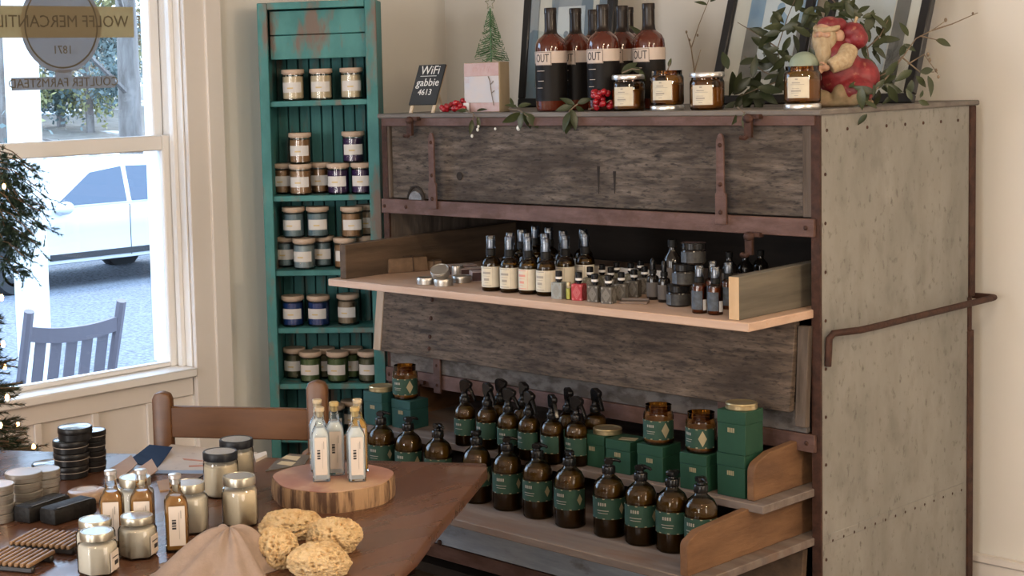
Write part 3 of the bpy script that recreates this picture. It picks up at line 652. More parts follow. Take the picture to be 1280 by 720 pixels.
# ---- amber pump bottle
def pump_bottle(label, loc, rot, spout, group):
    t = thing('pump_bottle', label, 'bottle', loc, rot, group)
    P(t, 'glass', 'pump_glass', lambda: MB().lathe([(0,0),(.033,0),(.0365,.004),(.0365,.106),(.0345,.121),(.0285,.133),(.0195,.141),(.0145,.145),(.0135,.149),(.0135,.157)], 28), AMBERD)
    P(t, 'liquid', 'pump_liquid', lambda: MB().lathe([(0,.003),(.032,.003),(.0352,.007),(.0352,.100),(0,.100)], 28), LIQ)
    P(t, 'shoulder_liquid', 'pump_liq2', lambda: MB().lathe([(.034,.1002),(.0342,.106),(.0325,.119),(.027,.129),(0,.131)], 24), LIQO)
    l = P(t, 'paper_label', 'pump_label', lambda: MB().arc(.0367, .046, .096, FR, 1.75, 24), GREENP)
    obj('gold_edge', cm('pump_gold', lambda: bars(.0376, [(-.064,.064,.0462,.0482), (-.064,.064,.0938,.0958)]), GOLDL), parent=l)
    obj('lettering', cm('pump_let', lambda: bars(.0376, [(-.014+i*.0055,-.0105+i*.0055,.078,.0855) for i in range(4)] + [(-.017,.012,.066,.0675), (-.015,.010,.060,.0612)]), GREYI), parent=l)
    obj('diamond', cm('pump_dia', lambda: wrap(MB().add([(0,-.0011,-.014),(.0075,-.0011,0),(0,-.0011,.014),(-.0075,-.0011,0)], [(0,1,2,3)]), .0368, FR+1.2).mv(0, 0, .071), GOLDL), parent=l)
    t.scale = (1.07, 1.07, 1.04)
    pm = P(t, 'pump', 'pump_head', lambda: MB().lathe([(0,.150),(.0155,.150),(.0158,.152),(.0158,.166),(.0145,.168),(.008,.169),(.0072,.171),(.0072,.176),(0,.176)], 20), BLKP)
    def nozzle():
        m = MB().prism([(-.008,.173),(.008,.173),(.010,.176),(.010,.183),(.007,.186),(-.007,.186),(-.010,.183),(-.010,.176)], -.010, .010, 'y')
        m.tube([(0,0,.181), (.014,0,.182), (.024,0,.180), (.027,0,.176)], .0038, 8, rr=[.0055,.0045,.0038,.0034]); return m
    n = obj('nozzle', cm('pump_nozzle', nozzle, BLKP, bev=.001), parent=pm); n.rotation_euler = (0, 0, spout)
    return t
pumps = [(478,601),(512,610),(549,620),(597,631),(635,640),(673,650),(713,661),(762,673),(802,683),(841,692),(877,701)]
for i, (u, v) in enumerate(pumps):
    p = at_z(u, v-5, ZB)
    n = ['at the far left end of the row', 'second from the far left of the row', 'third from the far left of the row', 'half hidden by the table corner'][i] if i < 4 else 'fifth from the left of the row' if i == 4 else 'at the right end of the row, against the end board' if i == 10 else '%s from the right end of the row' % ORD[10-i]
    pump_bottle('green labelled pump bottle %s' % n, (p.x, p.y, ZB), R.uniform(.05, .4), R.uniform(-.9, .9) + (.6 if i % 2 else -2.3 if i == 5 else 0), 'pump bottles on the bottom tray')
# ---- amber trigger spray bottle
def trigger_bottle(label, loc, rot, group):
    t = thing('trigger_spray_bottle', label, 'bottle', loc, rot, group)
    P(t, 'glass', 'trig_glass', lambda: MB().lathe([(0,0),(.027,0),(.030,.004),(.030,.086),(.0285,.098),(.0235,.108),(.016,.114),(.0125,.118),(.0125,.124)], 26), AMBERD)
    P(t, 'liquid', 'trig_liq', lambda: MB().lathe([(0,.003),(.026,.003),(.0288,.006),(.0288,.082),(0,.082)], 24), LIQ)
    P(t, 'shoulder_liquid', 'trig_liq2', lambda: MB().lathe([(.0278,.0822),(.028,.086),(.0265,.096),(.022,.104),(0,.106)], 22), LIQO)
    l = P(t, 'paper_label', 'trig_label', lambda: MB().arc(.0302, .030, .076, FR, 1.75, 22), GREENP)
    obj('gold_edge', cm('trig_gold', lambda: bars(.0311, [(-.053,.053,.0302,.032), (-.053,.053,.074,.0758)]), GOLDL), parent=l)
    obj('lettering', cm('trig_let', lambda: bars(.0311, [(-.011+i*.0048,-.008+i*.0048,.058,.064) for i in range(4)] + [(-.014,.010,.048,.0492)]), GREYI), parent=l)
    hd = P(t, 'spray_head', 'trig_head', lambda: MB().lathe([(0,.118),(.0145,.118),(.0148,.12),(.0148,.133),(.012,.136),(.009,.138),(.009,.150),(0,.150)], 18).join(
        MB().prism([(-.009,.148),(.009,.148),(.013,.158),(.022,.163),(.0245,.168),(.024,.176),(.016,.180),(.004,.184),(-.008,.183),(-.013,.176),(-.012,.160)], -.0075, .0075, 'y')), BLKP, bev=.002)
    obj('trigger', cm('trig_lever', lambda: MB().prism([(.014,.164),(.021,.163),(.027,.152),(.034,.136),(.037,.126),(.033,.125),(.029,.135),(.022,.148),(.014,.156)], -.005, .005, 'y'), BLKP, bev=.001), parent=hd)
    return t
trig = [(582,559,'at the left end of the front row'), (610,564,'second in the front row'), (636,572,'third in the front row'), (662,577,'fourth in the front row'), (691,582,'fifth in the front row'), (721,585,'last of the front row, touching the green boxes'),
        (626,558,'first of the back row'), (655,563,'second of the back row'), (711,572,'third of the back row'), (745,573,'last of the back row, behind the green box')]
for u, v, n in trig:
    p = at_z(u, v-4, ZA); trigger_bottle('amber trigger spray with green label, %s' % n, (p.x, p.y, ZA), R.uniform(-.55, .25), 'trigger spray bottles on the upper tray')
# ---- green boxes, amber candles and gold lids on the upper tray
def green_box(label, loc, rot, mt, wdt=.077, hgt=.105, group='green card boxes'):
    t = thing('gift_box', label, 'box', loc, rot, group)
    P(t, 'box_base', 'gbox%.3f' % hgt, lambda: MB().b(-wdt/2, wdt/2, -wdt/2, wdt/2, 0, hgt*.70), mt, bev=.0012)
    P(t, 'box_lid', 'gboxl%.3f' % hgt, lambda: MB().b(-wdt/2-.0006, wdt/2+.0006, -wdt/2-.0006, wdt/2+.0006, hgt*.702, hgt), mt, bev=.0012)
    m = MB()
    for i in range(4): m.b(-.010+i*.005, -.0065+i*.005, -wdt/2-.0012, -wdt/2-.0004, hgt*.5, hgt*.5+.011)
    obj('gold_lettering', cm('gboxt%.3f' % hgt, lambda: m, GOLDL), parent=t)
    return t
def box_at(u, v, mt, label, z=ZA, **k):
    p = at_z(u, v, z); return green_box(label, (p.x, p.y, z), k.pop('rot', .02), mt, **k), p
_, pb1 = box_at(925, 617, GREENB, 'green card box at the bottom of the stack by the end board')
green_box('green card box at the top of the stack, carrying a gold tin', (pb1.x+.004, pb1.y-.003, ZA+.1055), .03, GREENB)
_, pb2 = box_at(878, 609, GREENB, 'green card box under an amber candle, next to the two-box stack', hgt=.09)
_, pb3 = box_at(824, 597, GREENB, 'green card box under an amber candle, in the middle of the boxes', hgt=.09)
_, pb4 = box_at(784, 588, GREENB, 'low green card box with a small gold card on it', hgt=.085)
_, pb5 = box_at(752, 580, GREENB, 'green card box at the left of the right group, with a gold tin on it', hgt=.085)
_, pb6 = box_at(513, 533, TEALB, 'blue-green card box under an amber candle by the teal shelf', hgt=.085)
_, pb7 = box_at(478, 529, TEALB, 'blue-green card box with a gold tin by the rounded end board', hgt=.10)
def gold_lid(label, x, y, z, rot=(0,0,0)):
    t = thing('gold_tin', label, 'tin', (x, y, z), rot, 'shallow gold tins')
    P(t, 'lid_rim', 'gl_rim', lambda: MB().lathe([(.0335,.0035),(.0365,.0008),(.0375,0),(.038,.002),(.037,.008),(.038,.012),(.0365,.0145),(.033,.015),(.031,.0135)], 30), GOLD)
    P(t, 'lid_top', 'gl_top', lambda: MB().lathe([(0,.0125),(.028,.0125),(.031,.0135)], 30), GOLD)
gold_lid('shallow gold tin lying on top of the two-box green stack', pb1.x+.006, pb1.y, ZA+.2112)
gold_lid('shallow gold tin lying on the left green box beside the spray bottles', pb5.x+.018, pb5.y+.004, ZA+.0855)
gold_lid('shallow gold tin lying on the blue-green box by the teal shelf', pb7.x, pb7.y, ZA+.1005)
cd_ = obj('gold_card', MB().b(-.022, .022, -.014, .014, 0, .0012), GOLDL, None, loc=(pb4.x+.012, pb4.y-.008, ZA+.0853)); cd_.rotation_euler = (0, 0, .35)
tag(cd_, 'small gold card lying on a low green box', 'card')
def amber_candle(label, loc, rot, group):
    t = thing('amber_jar_candle', label, 'candle', loc, rot, group)
    P(t, 'glass', 'ac_glass', lambda: MB().lathe([(0,0),(.034,0),(.0375,.004),(.0375,.072),(.0365,.078),(.0325,.081),(.0325,.096),(.0335,.098),(.0315,.098),(.0312,.082)], 28), AMBER)
    P(t, 'wax', 'ac_wax', lambda: MB().cyl(.0355, .005, .062, 26), WAXB)
    l = P(t, 'paper_label', 'ac_label', lambda: MB().arc(.0377, .014, .062, FR, 1.8, 24), GREENP)
    obj('gold_edge', cm('ac_gold', lambda: bars(.0386, [(-.067,.067,.0142,.0168), (-.067,.067,.0592,.0618)]), GOLDL), parent=l)
    obj('diamond', cm('ac_dia', lambda: wrap(MB().add([(0,-.0012,-.02),(.0105,-.0012,0),(0,-.0012,.02),(-.0105,-.0012,0)], [(0,1,2,3)]), .0378, FR+.95).mv(0, 0, .038), GOLDL), parent=l)
    obj('lettering', cm('ac_let', lambda: bars(.0386, [(-.012+i*.0052,-.0088+i*.0052,.045,.0515) for i in range(4)] + [(-.014,.010,.034,.0352), (-.012,.008,.029,.0302)]), GREYI), parent=l)
amber_candle('amber jar candle with green diamond label on the middle green box', (pb3.x, pb3.y, ZA+.0905), .15, 'amber candles with green labels')
amber_candle('amber jar candle with green label beside the two-box stack', (pb2.x-.002, pb2.y, ZA+.0905), -.25, 'amber candles with green labels')
amber_candle('amber jar candle with green label on the blue-green box by the teal shelf', (pb6.x-.012, pb6.y-.005, ZA+.0855), .2, 'amber candles with green labels')
# ---- pine shelf: mist sprays
MISTC = thin_glass('smoky_cap', (.62,.68,.76), rough=.15, ior=1.7)
CAPIN = mat('cap_inner', (.22,.25,.30), rough=.4)
PINKI = mat('pink_ink', (.62,.28,.22), rough=.7)
def mist_spray(label, loc, rot, group, ink=None):
    t = thing('mist_spray_bottle', label, 'bottle', loc, rot, group)
    P(t, 'glass', 'ms_glass', lambda: MB().lathe([(0,0),(.0235,0),(.026,.003),(.026,.074),(.0245,.083),(.019,.090),(.0125,.0935),(.0115,.097),(.0115,.101)], 24), AMBERD)
    P(t, 'liquid', 'ms_liq', lambda: MB().cyl(.0246, .003, .072, 22), LIQ)
    l = P(t, 'paper_label', 'ms_label', lambda: MB().arc(.0262, .012, .068, FR+.35, 1.5, 22), CREAM)
    obj('print', cm('ms_print', lambda: bars(.0271, [(-.016,.012,.0635,.0652), (-.014,.010,.048,.054), (-.012,.008,.042,.0432), (-.016,.012,.0155,.0175), (-.010,.006,.030,.0365), (-.008,.004,.024,.0252), (.0155,.0162,.014,.066)]), ink or GREYI), parent=l)
    P(t, 'collar', 'ms_collar', lambda: MB().cyl(.0135, .0965, .1165, 18), BLKM)
    n = P(t, 'atomiser', 'ms_atom', lambda: MB().cyl(.0075, .1165, .140, 14), CAPIN)
    P(t, 'cap', 'ms_cap', lambda: MB().lathe([(.0128,.1165),(.0128,.148),(.0118,.151),(0,.1515)], 20), MISTC)
mist = [(614.5,366,'at the left end of the front row',None),(637.5,368,'second in the front row',None),(661,370,'third in the front row, with pink print on its label',PINKI),(683,372,'fourth in the front row',None),(707,367,'fifth in the front row, behind the small boxes',None),(732,364,'last of the front row',None),
        (639,361,'second row, behind the second front one',None),(660,362,'second row, behind the pink printed one',None),(682,363,'second row, behind the fourth front one',None),(705,359,'second row, behind the fifth front one',None),(730,356,'second row, at its right end',None),
        (653,356,'third row, leftmost',None),(670,350,'third row, middle',None),(687,353,'third row, rightmost',None)]
for u, v, n, ik in mist:
    p = at_z(u, v-3, ZP); mist_spray('cream labelled mist spray, %s' % n, (p.x, p.y, ZP), R.uniform(.0, .3), 'mist sprays on the pine shelf', ik)
# ---- small square scent bottles in printed sleeves
GRYB = mat('grey_printed_card', (.085,.076,.064), rough=.6); REDB = mat('red_printed_card', (.36,.035,.045), rough=.6); SILB = mat('silver_printed_card', (.27,.29,.28), rough=.5); OLVB = mat('olive_printed_card', (.12,.11,.072), rough=.6)
PRNT = mat('pale_print', (.24,.225,.2), rough=.6); PRNR = mat('pale_red_print', (.5,.16,.16), rough=.6)
def scent(label, loc, rot, mt, group, w_=.030, h=.043):
    t = thing('scent_bottle', label, 'bottle', loc, rot, group)
    P(t, 'sleeve', 'sc_sleeve%.3f' % h, lambda: MB().b(-w_/2, w_/2, -w_/2, w_/2, 0, h), mt, bev=.001)
    def pat():
        m = MB()
        for ang in (0, PI/2):
            q = MB(); y = -w_/2 - .0005
            for s in (-1, 1):
                for k in (.4, .7, 1.0):
                    z0 = h/2
                    a = [(0, z0+s*.018*k), (.011*k, z0), (.011*k-.0016, z0), (0, z0+s*(.018*k-.0026))]
                    q.add([(x, y, z) for x, z in a], [(0,1,2,3)]); q.add([(-x, y, z) for x, z in a], [(3,2,1,0)])
            for sx in (-1, 1):
                for sz in (.004, h-.004): q.ball((sx*.011, y+.0003, sz), (.0028,.0004,.0028), 8, 4)
            m.join(q.xf(Matrix.Rotation(ang, 4, 'Z')))
        return m
    P(t, 'print', 'sc_print%.3f' % h, pat, PRNR if mt is REDB else PRNT)
    P(t, 'neck', 'sc_neck%.3f' % h, lambda: MB().cyl(.006, h, h+.006, 12), BLKP)
    c = P(t, 'cap', 'sc_cap%.3f' % h, lambda: MB().cyl(.0088, h+.004, h+.029, 16), BLKP)
    obj('cap_band', cm('sc_band%.3f' % h, lambda: MB().lathe([(.0089,h+.009),(.0092,h+.009),(.0092,h+.015),(.0089,h+.015)], 16), WHITEL), parent=c)
scs = [(699,375,SILB,'silver printed scent bottle at the left front corner of the small boxes'),(724,377,REDB,'red printed scent bottle among the grey ones'),(744,379,GRYB,'grey printed scent bottle right next to the red one'),(761,381,GRYB,'grey printed scent bottle standing furthest forward'),
       (777,377,GRYB,'grey printed scent bottle in the middle of the front'),(793,373,GRYB,'grey printed scent bottle behind the flat tray'),(806,369,GRYB,'grey printed scent bottle at the right end, beside the droppers'),
       (738,369,OLVB,'olive scent bottle behind the red one'),(753,366,OLVB,'olive scent bottle second in the back row'),(764,370,GRYB,'grey scent bottle just behind the forward one'),(771,363,OLVB,'olive scent bottle in the middle of the back row'),
       (789,364,OLVB,'olive scent bottle towards the right of the back row'),(801,360,OLVB,'olive scent bottle at the right end of the back row')]
for u, v, mt_, n in scs:
    p = at_z(u, v-2, ZP); scent(n, (p.x, p.y, ZP), .25 + R.uniform(-.1, .1), mt_, 'scent bottles on the pine shelf')
p = at_z(708, 374.5, ZP)
t = thing('oil_vial', 'tiny clear vial of yellow oil beside the silver printed bottle', 'vial', (p.x+.006, p.y+.002, ZP), 0)
obj('glass', MB().cyl(.0075, 0, .036, 14), CLEAR, t, local=True); obj('oil', MB().cyl(.0066, .002, .03, 14), mat('yellow_oil', (.45,.42,.08), rough=.3), t, local=True); obj('cap', MB().cyl(.006, .036, .046, 12), GOLD, t, local=True)
p = at_z(793, 379, ZP)
t = thing('display_tray', 'small flat grey tray lying in front of the grey scent bottles', 'tray', (p.x, p.y, ZP), .5)
obj('plate', MB().b(-.035, .035, -.018, .018, 0, .006), GREYP, t, local=True, bev=.001); obj('raised_edge', MB().b(-.035, .035, .010, .018, .006, .011), GREYP, t, local=True, bev=.001)
pa, pc = at_y(742, 337, 3.52), at_y(835, 343, 3.52)
t = obj('white_card_strip', MB().b(pa.x, pc.x, 3.52, 3.526, ZP, ZP+.045), WHITEL, bev=.001); tag(t, 'long white card strip standing behind the scent bottles', 'card')
# droppers, dark bottle, black jars
def dropper(label, loc, rot):
    t = thing('dropper_bottle', label, 'bottle', loc, rot, 'dropper bottles')
    P(t, 'glass', 'dr_glass', lambda: MB().lathe([(0,0),(.0145,0),(.016,.002),(.016,.052),(.014,.059),(.008,.063),(.0075,.068)], 20), mat('black_glass', (.010,.008,.007), rough=.1, coat=.15))
    P(t, 'paper_label', 'dr_label', lambda: MB().arc(.0162, .008, .045, FR, 1.3, 14), mat('grey_label', (.085,.072,.064), rough=.7))
    P(t, 'collar', 'dr_col', lambda: MB().cyl(.0095, .066, .077, 14), BLKM); P(t, 'bulb', 'dr_bulb', lambda: MB().lathe([(.0068,.077),(.007,.09),(.006,.102),(.003,.106),(0,.1065)], 14), BLKP)
for u, v, n in ((816.5, 374, 'left of the two'), (830.5, 377.5, 'right of the two')):
    p = at_z(u, v, ZP); dropper('black dropper bottle, %s beside the black jars' % n, (p.x, p.y, ZP), .2)
BG = MT['black_glass']
def dark_bottle(label, u, v, r, h):
    p = at_z(u, v, ZP); t = thing('dark_bottle', label, 'bottle', (p.x, p.y, ZP), .2, 'dark bottles at the back of the pine shelf')
    obj('glass', MB().lathe([(0,0),(r*.92,0),(r,.003),(r,h*.6),(r*.9,h*.68),(r*.45,h*.78),(r*.38,h*.82),(r*.38,h*.87)], 22), BG, t, local=True)
    obj('paper_label', MB().arc(r+.0003, h*.12, h*.5, FR+.3, 1.2, 14), MT['grey_label'], t, local=True); obj('cap', MB().cyl(r*.48, h*.86, h, 16), BLKM, t, local=True)
dark_bottle('tall dark bottle with narrow neck behind the black jars', 841, 368, .024, .145)
dark_bottle('small dark bottle at the back, left of three', 912, 367, .02, .11)
dark_bottle('small dark bottle at the back, middle of three', 932, 365, .021, .105)
dark_bottle('small dark bottle at the back, right of three by the rusty hook', 951, 362, .02, .105)
BLUEL = mat('blue_grey_label', (.085,.105,.135), (.05,.055,.06), (60,60,60), rough=.6)
def black_jar(label, loc, rot):
    t = thing('black_jar', label, 'jar', loc, rot, 'black jars stacked on the pine shelf')
    P(t, 'jar_body', 'bj_body', lambda: MB().lathe([(0,0),(.027,0),(.0295,.003),(.0295,.033),(.028,.035),(0,.035)], 28), BG)
    P(t, 'paper_label', 'bj_lab', lambda: MB().arc(.0297, .004, .031, FR, 1.9, 22), mat('charcoal_label', (.012,.0115,.011), (.035,.033,.03), (90,90,90), rough=.5)); P(t, 'label_panel', 'bj_lab2', lambda: MB().arc(.0300, .005, .030, FR-.75, .42, 10), BLUEL)
    P(t, 'lid', 'bj_lid', lambda: MB().cyl(.0305, .035, .053, 28, ch=.002), BLKP)
p = at_z(848.5, 382, ZP)
black_jar('black jar at the bottom of the stack of three', (p.x, p.y, ZP), .3); black_jar('black jar in the middle of the stack of three', (p.x+.014, p.y+.006, ZP+.0532), .3); black_jar('black jar on the top of the stack of three', (p.x+.034, p.y+.016, ZP+.1064), .35)
REDG = thin_glass('red_amber_glass', (.47,.20,.06), ior=1.5); REDL = mat('red_brown_liquid', (.33,.28,.2), rough=.3)
def small_spray(label, loc, rot):
    t = thing('small_spray_bottle', label, 'bottle', loc, rot, 'small red-amber sprays')
    P(t, 'glass', 'ss_glass', lambda: MB().lathe([(0,0),(.0165,0),(.018,.002),(.018,.062),(.0165,.069),(.011,.073),(.0095,.076)], 22), REDG); P(t, 'liquid', 'ss_liq', lambda: MB().cyl(.0168, .002, .066, 20), REDL)
    P(t, 'paper_label', 'ss_lab', lambda: MB().arc(.0182, .010, .055, FR-.1, .95, 14), BLUEL); P(t, 'side_label', 'ss_lab2', lambda: MB().arc(.0182, .008, .034, FR+1.25, .32, 8), WHITEL)
    P(t, 'collar', 'ss_col', lambda: MB().cyl(.0112, .074, .088, 16), BLKM); P(t, 'cap', 'ss_cap', lambda: MB().lathe([(.0105,.088),(.0105,.113),(.0095,.115),(0,.1155)], 18), thin_glass('frost_cap', (.62,.66,.72), rough=.2, ior=1.8)); P(t, 'atomiser', 'ss_at', lambda: MB().cyl(.0065, .088, .107, 12), CAPIN)
for u, v, n in ((874.5, 391, 'left in front of the end board'), (894.5, 393, 'right in front of the end board'), (891, 384, 'behind the front pair'), (911, 386, 'partly hidden by the pine end board')):
    p = at_z(u, v, ZP); small_spray('small red-amber spray bottle with frosted cap, %s' % n, (p.x, p.y, ZP), .15)
# wrapped block, tins and soap bars at the left of the pine shelf
BRNP = mat('brown_wrap', (.10,.058,.031), (.15,.09,.05), (30,30,30), rough=.8, bump=.2); STRG = mat('dark_string', (.05,.03,.02), rough=.9)
def wrapped(label, u, v, L_, W_, Ht, rot):
    p = at_z(u, v, ZP); t = thing('wrapped_block', label, 'soap', (p.x, p.y, ZP), rot, 'brown wrapped blocks')
    m = MB().add([(-L_/2,-W_/2,0),(L_/2,-W_/2,0),(L_/2,W_/2,0),(-L_/2,W_/2,0),(-L_/2*.96,-W_/2*.8,Ht),(L_/2*.97,-W_/2*.86,Ht*1.02),(L_/2*.95,W_/2*.85,Ht),(-L_/2*.97,W_/2*.82,Ht*.97)],
        [(0,3,2,1),(4,5,6,7),(0,1,5,4),(1,2,6,5),(2,3,7,6),(3,0,4,7)])
    obj('wrapper', m, BRNP, t, local=True, bev=.004, seg=2)
    e = .0015
    obj('string', MB().tube([(L_*.12,-W_/2-e,0.002),(L_*.12,-W_/2*.84-e,Ht+e),(L_*.12,W_/2*.84+e,Ht+e),(L_*.12,W_/2+e,.002)], .0016, 6), STRG, t, local=True)
    obj('string', MB().tube([(-L_/2-e,0,.002),(-L_/2*.965-e,0,Ht+e),(L_/2*.96+e,0,Ht*1.01+e),(L_/2+e,0,.002)], .0016, 6), STRG, t, local=True)
wrapped('large brown wrapped block tied with string at the left of the pine shelf', 506, 339, .13, .07, .044, 1.15)
wrapped('small brown wrapped block behind the large one', 538, 337, .07, .05, .028, .9)
def flat_tin(label, loc, rot=(0,0,0), r=.027, h=.02, group='small silver tins'):
    t = thing('small_tin', label, 'tin', loc, rot, group); k = '%.3f%.3f' % (r, h)
    P(t, 'tin_base', 'tin_b'+k, lambda: MB().cyl(r, 0, h*.55, 28, ch=.001), TINM)
    P(t, 'tin_lid', 'tin_l'+k, lambda: MB().lathe([(r+.0008,h*.5),(r+.001,h*.93),(r,h),(r*.9,h),(r*.88,h-.0008),(0,h-.0008)], 28), TINM)
p1 = at_z(533, 355, ZP); p2_ = at_z(554.5, 357, ZP); p3_ = at_z(577, 353, ZP)
flat_tin('small silver tin leftmost on the pine shelf', (p1.x, p1.y, ZP)); flat_tin('small silver tin in the middle front of the tin group', (p2_.x, p2_.y, ZP)); flat_tin('small silver tin rightmost, in front of the soap bars', (p3_.x, p3_.y, ZP))
flat_tin('small silver tin tilted on top of the others', ((p1.x+p2_.x)/2+.004, (p1.y+p2_.y)/2+.02, ZP+.027), (.5, .12, .3))
pq = at_z(566, 348, ZP); flat_tin('small tall silver tin behind the tin group', (pq.x, pq.y+.02, ZP), r=.018, h=.036)
SOAPL = mat('mauve_soap_wrap', (.34,.26,.24), (.38,.3,.28), (20,20,20), rough=.7)
for i, (u, v, n) in enumerate(((570, 343, 'left'), (588, 347, 'middle'), (602, 351, 'right'))):
    p = at_z(u, v, ZP); t = thing('soap_bar', 'mauve boxed soap bar, %s of three behind the tins' % n, 'soap', (p.x, p.y+.02, ZP), .95, 'boxed soap bars')
    P(t, 'soap_box', 'soapbox', lambda: MB().b(-.045, .045, -.025, .025, 0, .028), SOAPL, bev=.001)
    P(t, 'dark_side_band', 'soapband', lambda: MB().b(-.0455, .0455, -.0258, -.0248, .002, .026), mat('maroon_wrap', (.05,.022,.02), rough=.6))
    P(t, 'lettering', 'soaplet', lambda: MB().b(-.015, .025, -.006, .0, .0281, .0286).b(-.005, .02, .006, .009, .0281, .0286), GREYI)
# ================================================================== on top of the cabinet
def top(u, y, v=138): p = at_y(u, v, y); return Vector((p.x, y, ZL))
# ---- tall dark syrup bottles with OUT labels
SYG = mat('red_brown_bottle', (.075,.013,.005), rough=.06, coat=.6); SHRK = mat('dark_shrink_seal', (.014,.008,.006), rough=.3, spec=.35); DLAB = mat('black_label', (.007,.0055,.005), rough=.5, spec=.2); BLSH = mat('blush_label', (.52,.43,.37), rough=.6)
def syrup(label, loc, rot):
    t = thing('syrup_bottle', label, 'bottle', loc, rot, 'dark bottles on the cabinet')
    P(t, 'glass', 'sy_glass', lambda: MB().lathe([(0,.002),(.034,0),(.040,.004),(.041,.010),(.041,.176),(.0395,.190),(.034,.202),(.022,.213),(.0155,.220),(.0145,.228),(.0145,.275),(0,.275)], 32), SYG)
    P(t, 'neck_seal', 'sy_seal', lambda: MB().lathe([(.0205,.2145),(.0172,.2195),(.0158,.232),(.0156,.262),(.0156,.272),(.0165,.2725),(.0165,.286),(.0155,.2885),(0,.2885)], 22), SHRK)
    t.scale = (1.06, 1.06, 1.0)
    l = P(t, 'body_label', 'sy_lab', lambda: MB().arc(.0412, .030, .1345, FR, 2.3, 30), DLAB)
    b = P(t, 'name_band', 'sy_band', lambda: MB().arc(.0415, .135, .168, FR, 2.3, 30), BLSH)
    pl = obj('name_plate', cm('sy_plate', lambda: MB().arc(.0424, .129, .166, FR-.25, .62, 14, .0004), BLSH), parent=b)
    def rim():
        m = MB(); r = .0431; a = FR-.25
        for z in (.1295, .1645): m.arc(r, z, z+.001, a, .60, 14, .0003)
        for s in (-1, 1): m.arc(r, .1295, .1655, a+s*.59, .012, 2, .0003)
        return m
    obj('plate_outline', cm('sy_rim', rim, INK), parent=pl)
    obj('lettering', cm('sy_let', lambda: wrap(text_mb('OUT', .026).xf(Matrix.Diagonal((.75, 1, 1.25, 1))), .0432, FR-.25).mv(0, 0, .1478), INK), parent=pl)
    obj('small_print', cm('sy_sp', lambda: bars(.0420, [(-.03,-.004,.113,.1145), (-.026,-.006,.085,.0865), (-.03,-.01,.066,.0672)], FR), BLSH), parent=l)
for u, y, n in ((690, 3.455, 'at the left end of the group'), (721, 3.56, 'second from the left, set back'), (755, 3.475, 'in the middle front of the group'), (779, 3.60, 'behind the lidded candle jar'), (812, 3.575, 'at the right end of the group'), (744, 3.70, 'in the back row, left'), (786, 3.71, 'in the back row, right')):
    syrup('tall dark bottle with pale OUT label, %s' % n, top(u, y), .32 + R.uniform(-.04, .04))
# ---- amber candles with cream labels
def big_candle(label, u, y, lid, under, sprig=False):
    t = thing('amber_candle_jar', label, 'candle', top(u, y), .42, 'amber candles on the cabinet top')
    z = .014 if under else 0
    def lidm(): return MB().lathe([(.039,0),(.043,.0005),(.044,.003),(.044,.011),(.042,.0135),(.038,.0135),(.037,.0125),(0,.0125)], 32)
    def up(m): return m.mv(0, 0, z)
    k = 'u' if under else 'n'
    P(t, 'glass', 'bc_glass'+k, lambda: up(MB().lathe([(0,0),(.039,0),(.043,.005),(.0435,.008),(.0435,.070),(.0415,.076),(.0395,.078),(.0395,.089),(.040,.090),(.038,.090),(.038,.078)], 32)), AMBER)
    P(t, 'wax', 'bc_wax'+k, lambda: up(MB().cyl(.0412, .006, .058, 28)), WAXB)
    l = P(t, 'paper_label', 'bc_lab'+k, lambda: up(MB().arc(.0437, .014, .064, FR-.12, .62, 14)), CREAM)
    obj('print', cm('bc_pr'+k, lambda: up(bars(.0446, [(-.006,.001,.057,.0605), (-.014,.006,.049,.0515), (-.018,.016,.0455,.0465), (-.014,.004,.036,.0372), (-.016,.008,.029,.0325), (-.016,.004,.0255,.0265), (-.008,.002,.019,.0205)], FR-.12)), GREYI), parent=l)
    if under: P(t, 'upturned_lid', 'bc_under', lidm, SILV)
    if lid: P(t, 'lid', 'bc_lid', lambda: lidm().mv(0, 0, .083), SILV)
    return t
big_candle('amber candle jar with silver lid in front of the dark bottles', 786, 3.44, True, False)
big_candle('open amber candle jar on its lid with a sprig, between two lidded jars', 834, 3.445, False, True)
big_candle('amber candle jar with silver lid in front of the striped picture', 884, 3.45, True, False)
big_candle('open amber candle jar on its lid at the corner before the red figurine', 1003, 3.44, False, True)
# ---- chalkboard sign
CHK = mat('chalkboard_black', (.028,.031,.035), (.038,.042,.046), (10,10,10), rough=.8); CHL = mat('chalk_white', (.75,.75,.73), rough=.9); PLY = mat('pale_ply', (.62,.50,.36), rough=.6)
ck = thing('chalkboard_sign', 'small leaning chalkboard sign with white chalk writing', 'sign', top(525, 3.44), .06)
Lm = Matrix.Rotation(math.radians(-24), 4, 'X')
obj('board', MB().b(-.054, .054, -.003, .003, .026, .158).xf(Lm), CHK, ck, local=True, bev=.001)
for s in (-1, 1):
    obj('easel_leg', MB().b(s*.045-.006, s*.045+.006, .0035, .010, 0, .160).xf(Lm), PLY, ck, local=True, bev=.001)
obj('back_leg', MB().b(-.006, .006, 0, .006, 0, .12).xf(Matrix.Translation((0, .10, 0)) @ Matrix.Rotation(math.radians(20), 4, 'X')), PLY, ck, local=True)
m = text_mb('WiFi', .040).mv(.0, -.0034, .138); m.join(MB().b(-.035, .03, -.0037, -.0032, .119, .1205))
m.join(text_mb('gabbie', .036).mv(.002, -.0034, .098)); m.join(text_mb('4613', .028).mv(.0, -.0034, .066))
obj('chalk_writing', m.xf(Lm), CHL, ck, local=True)
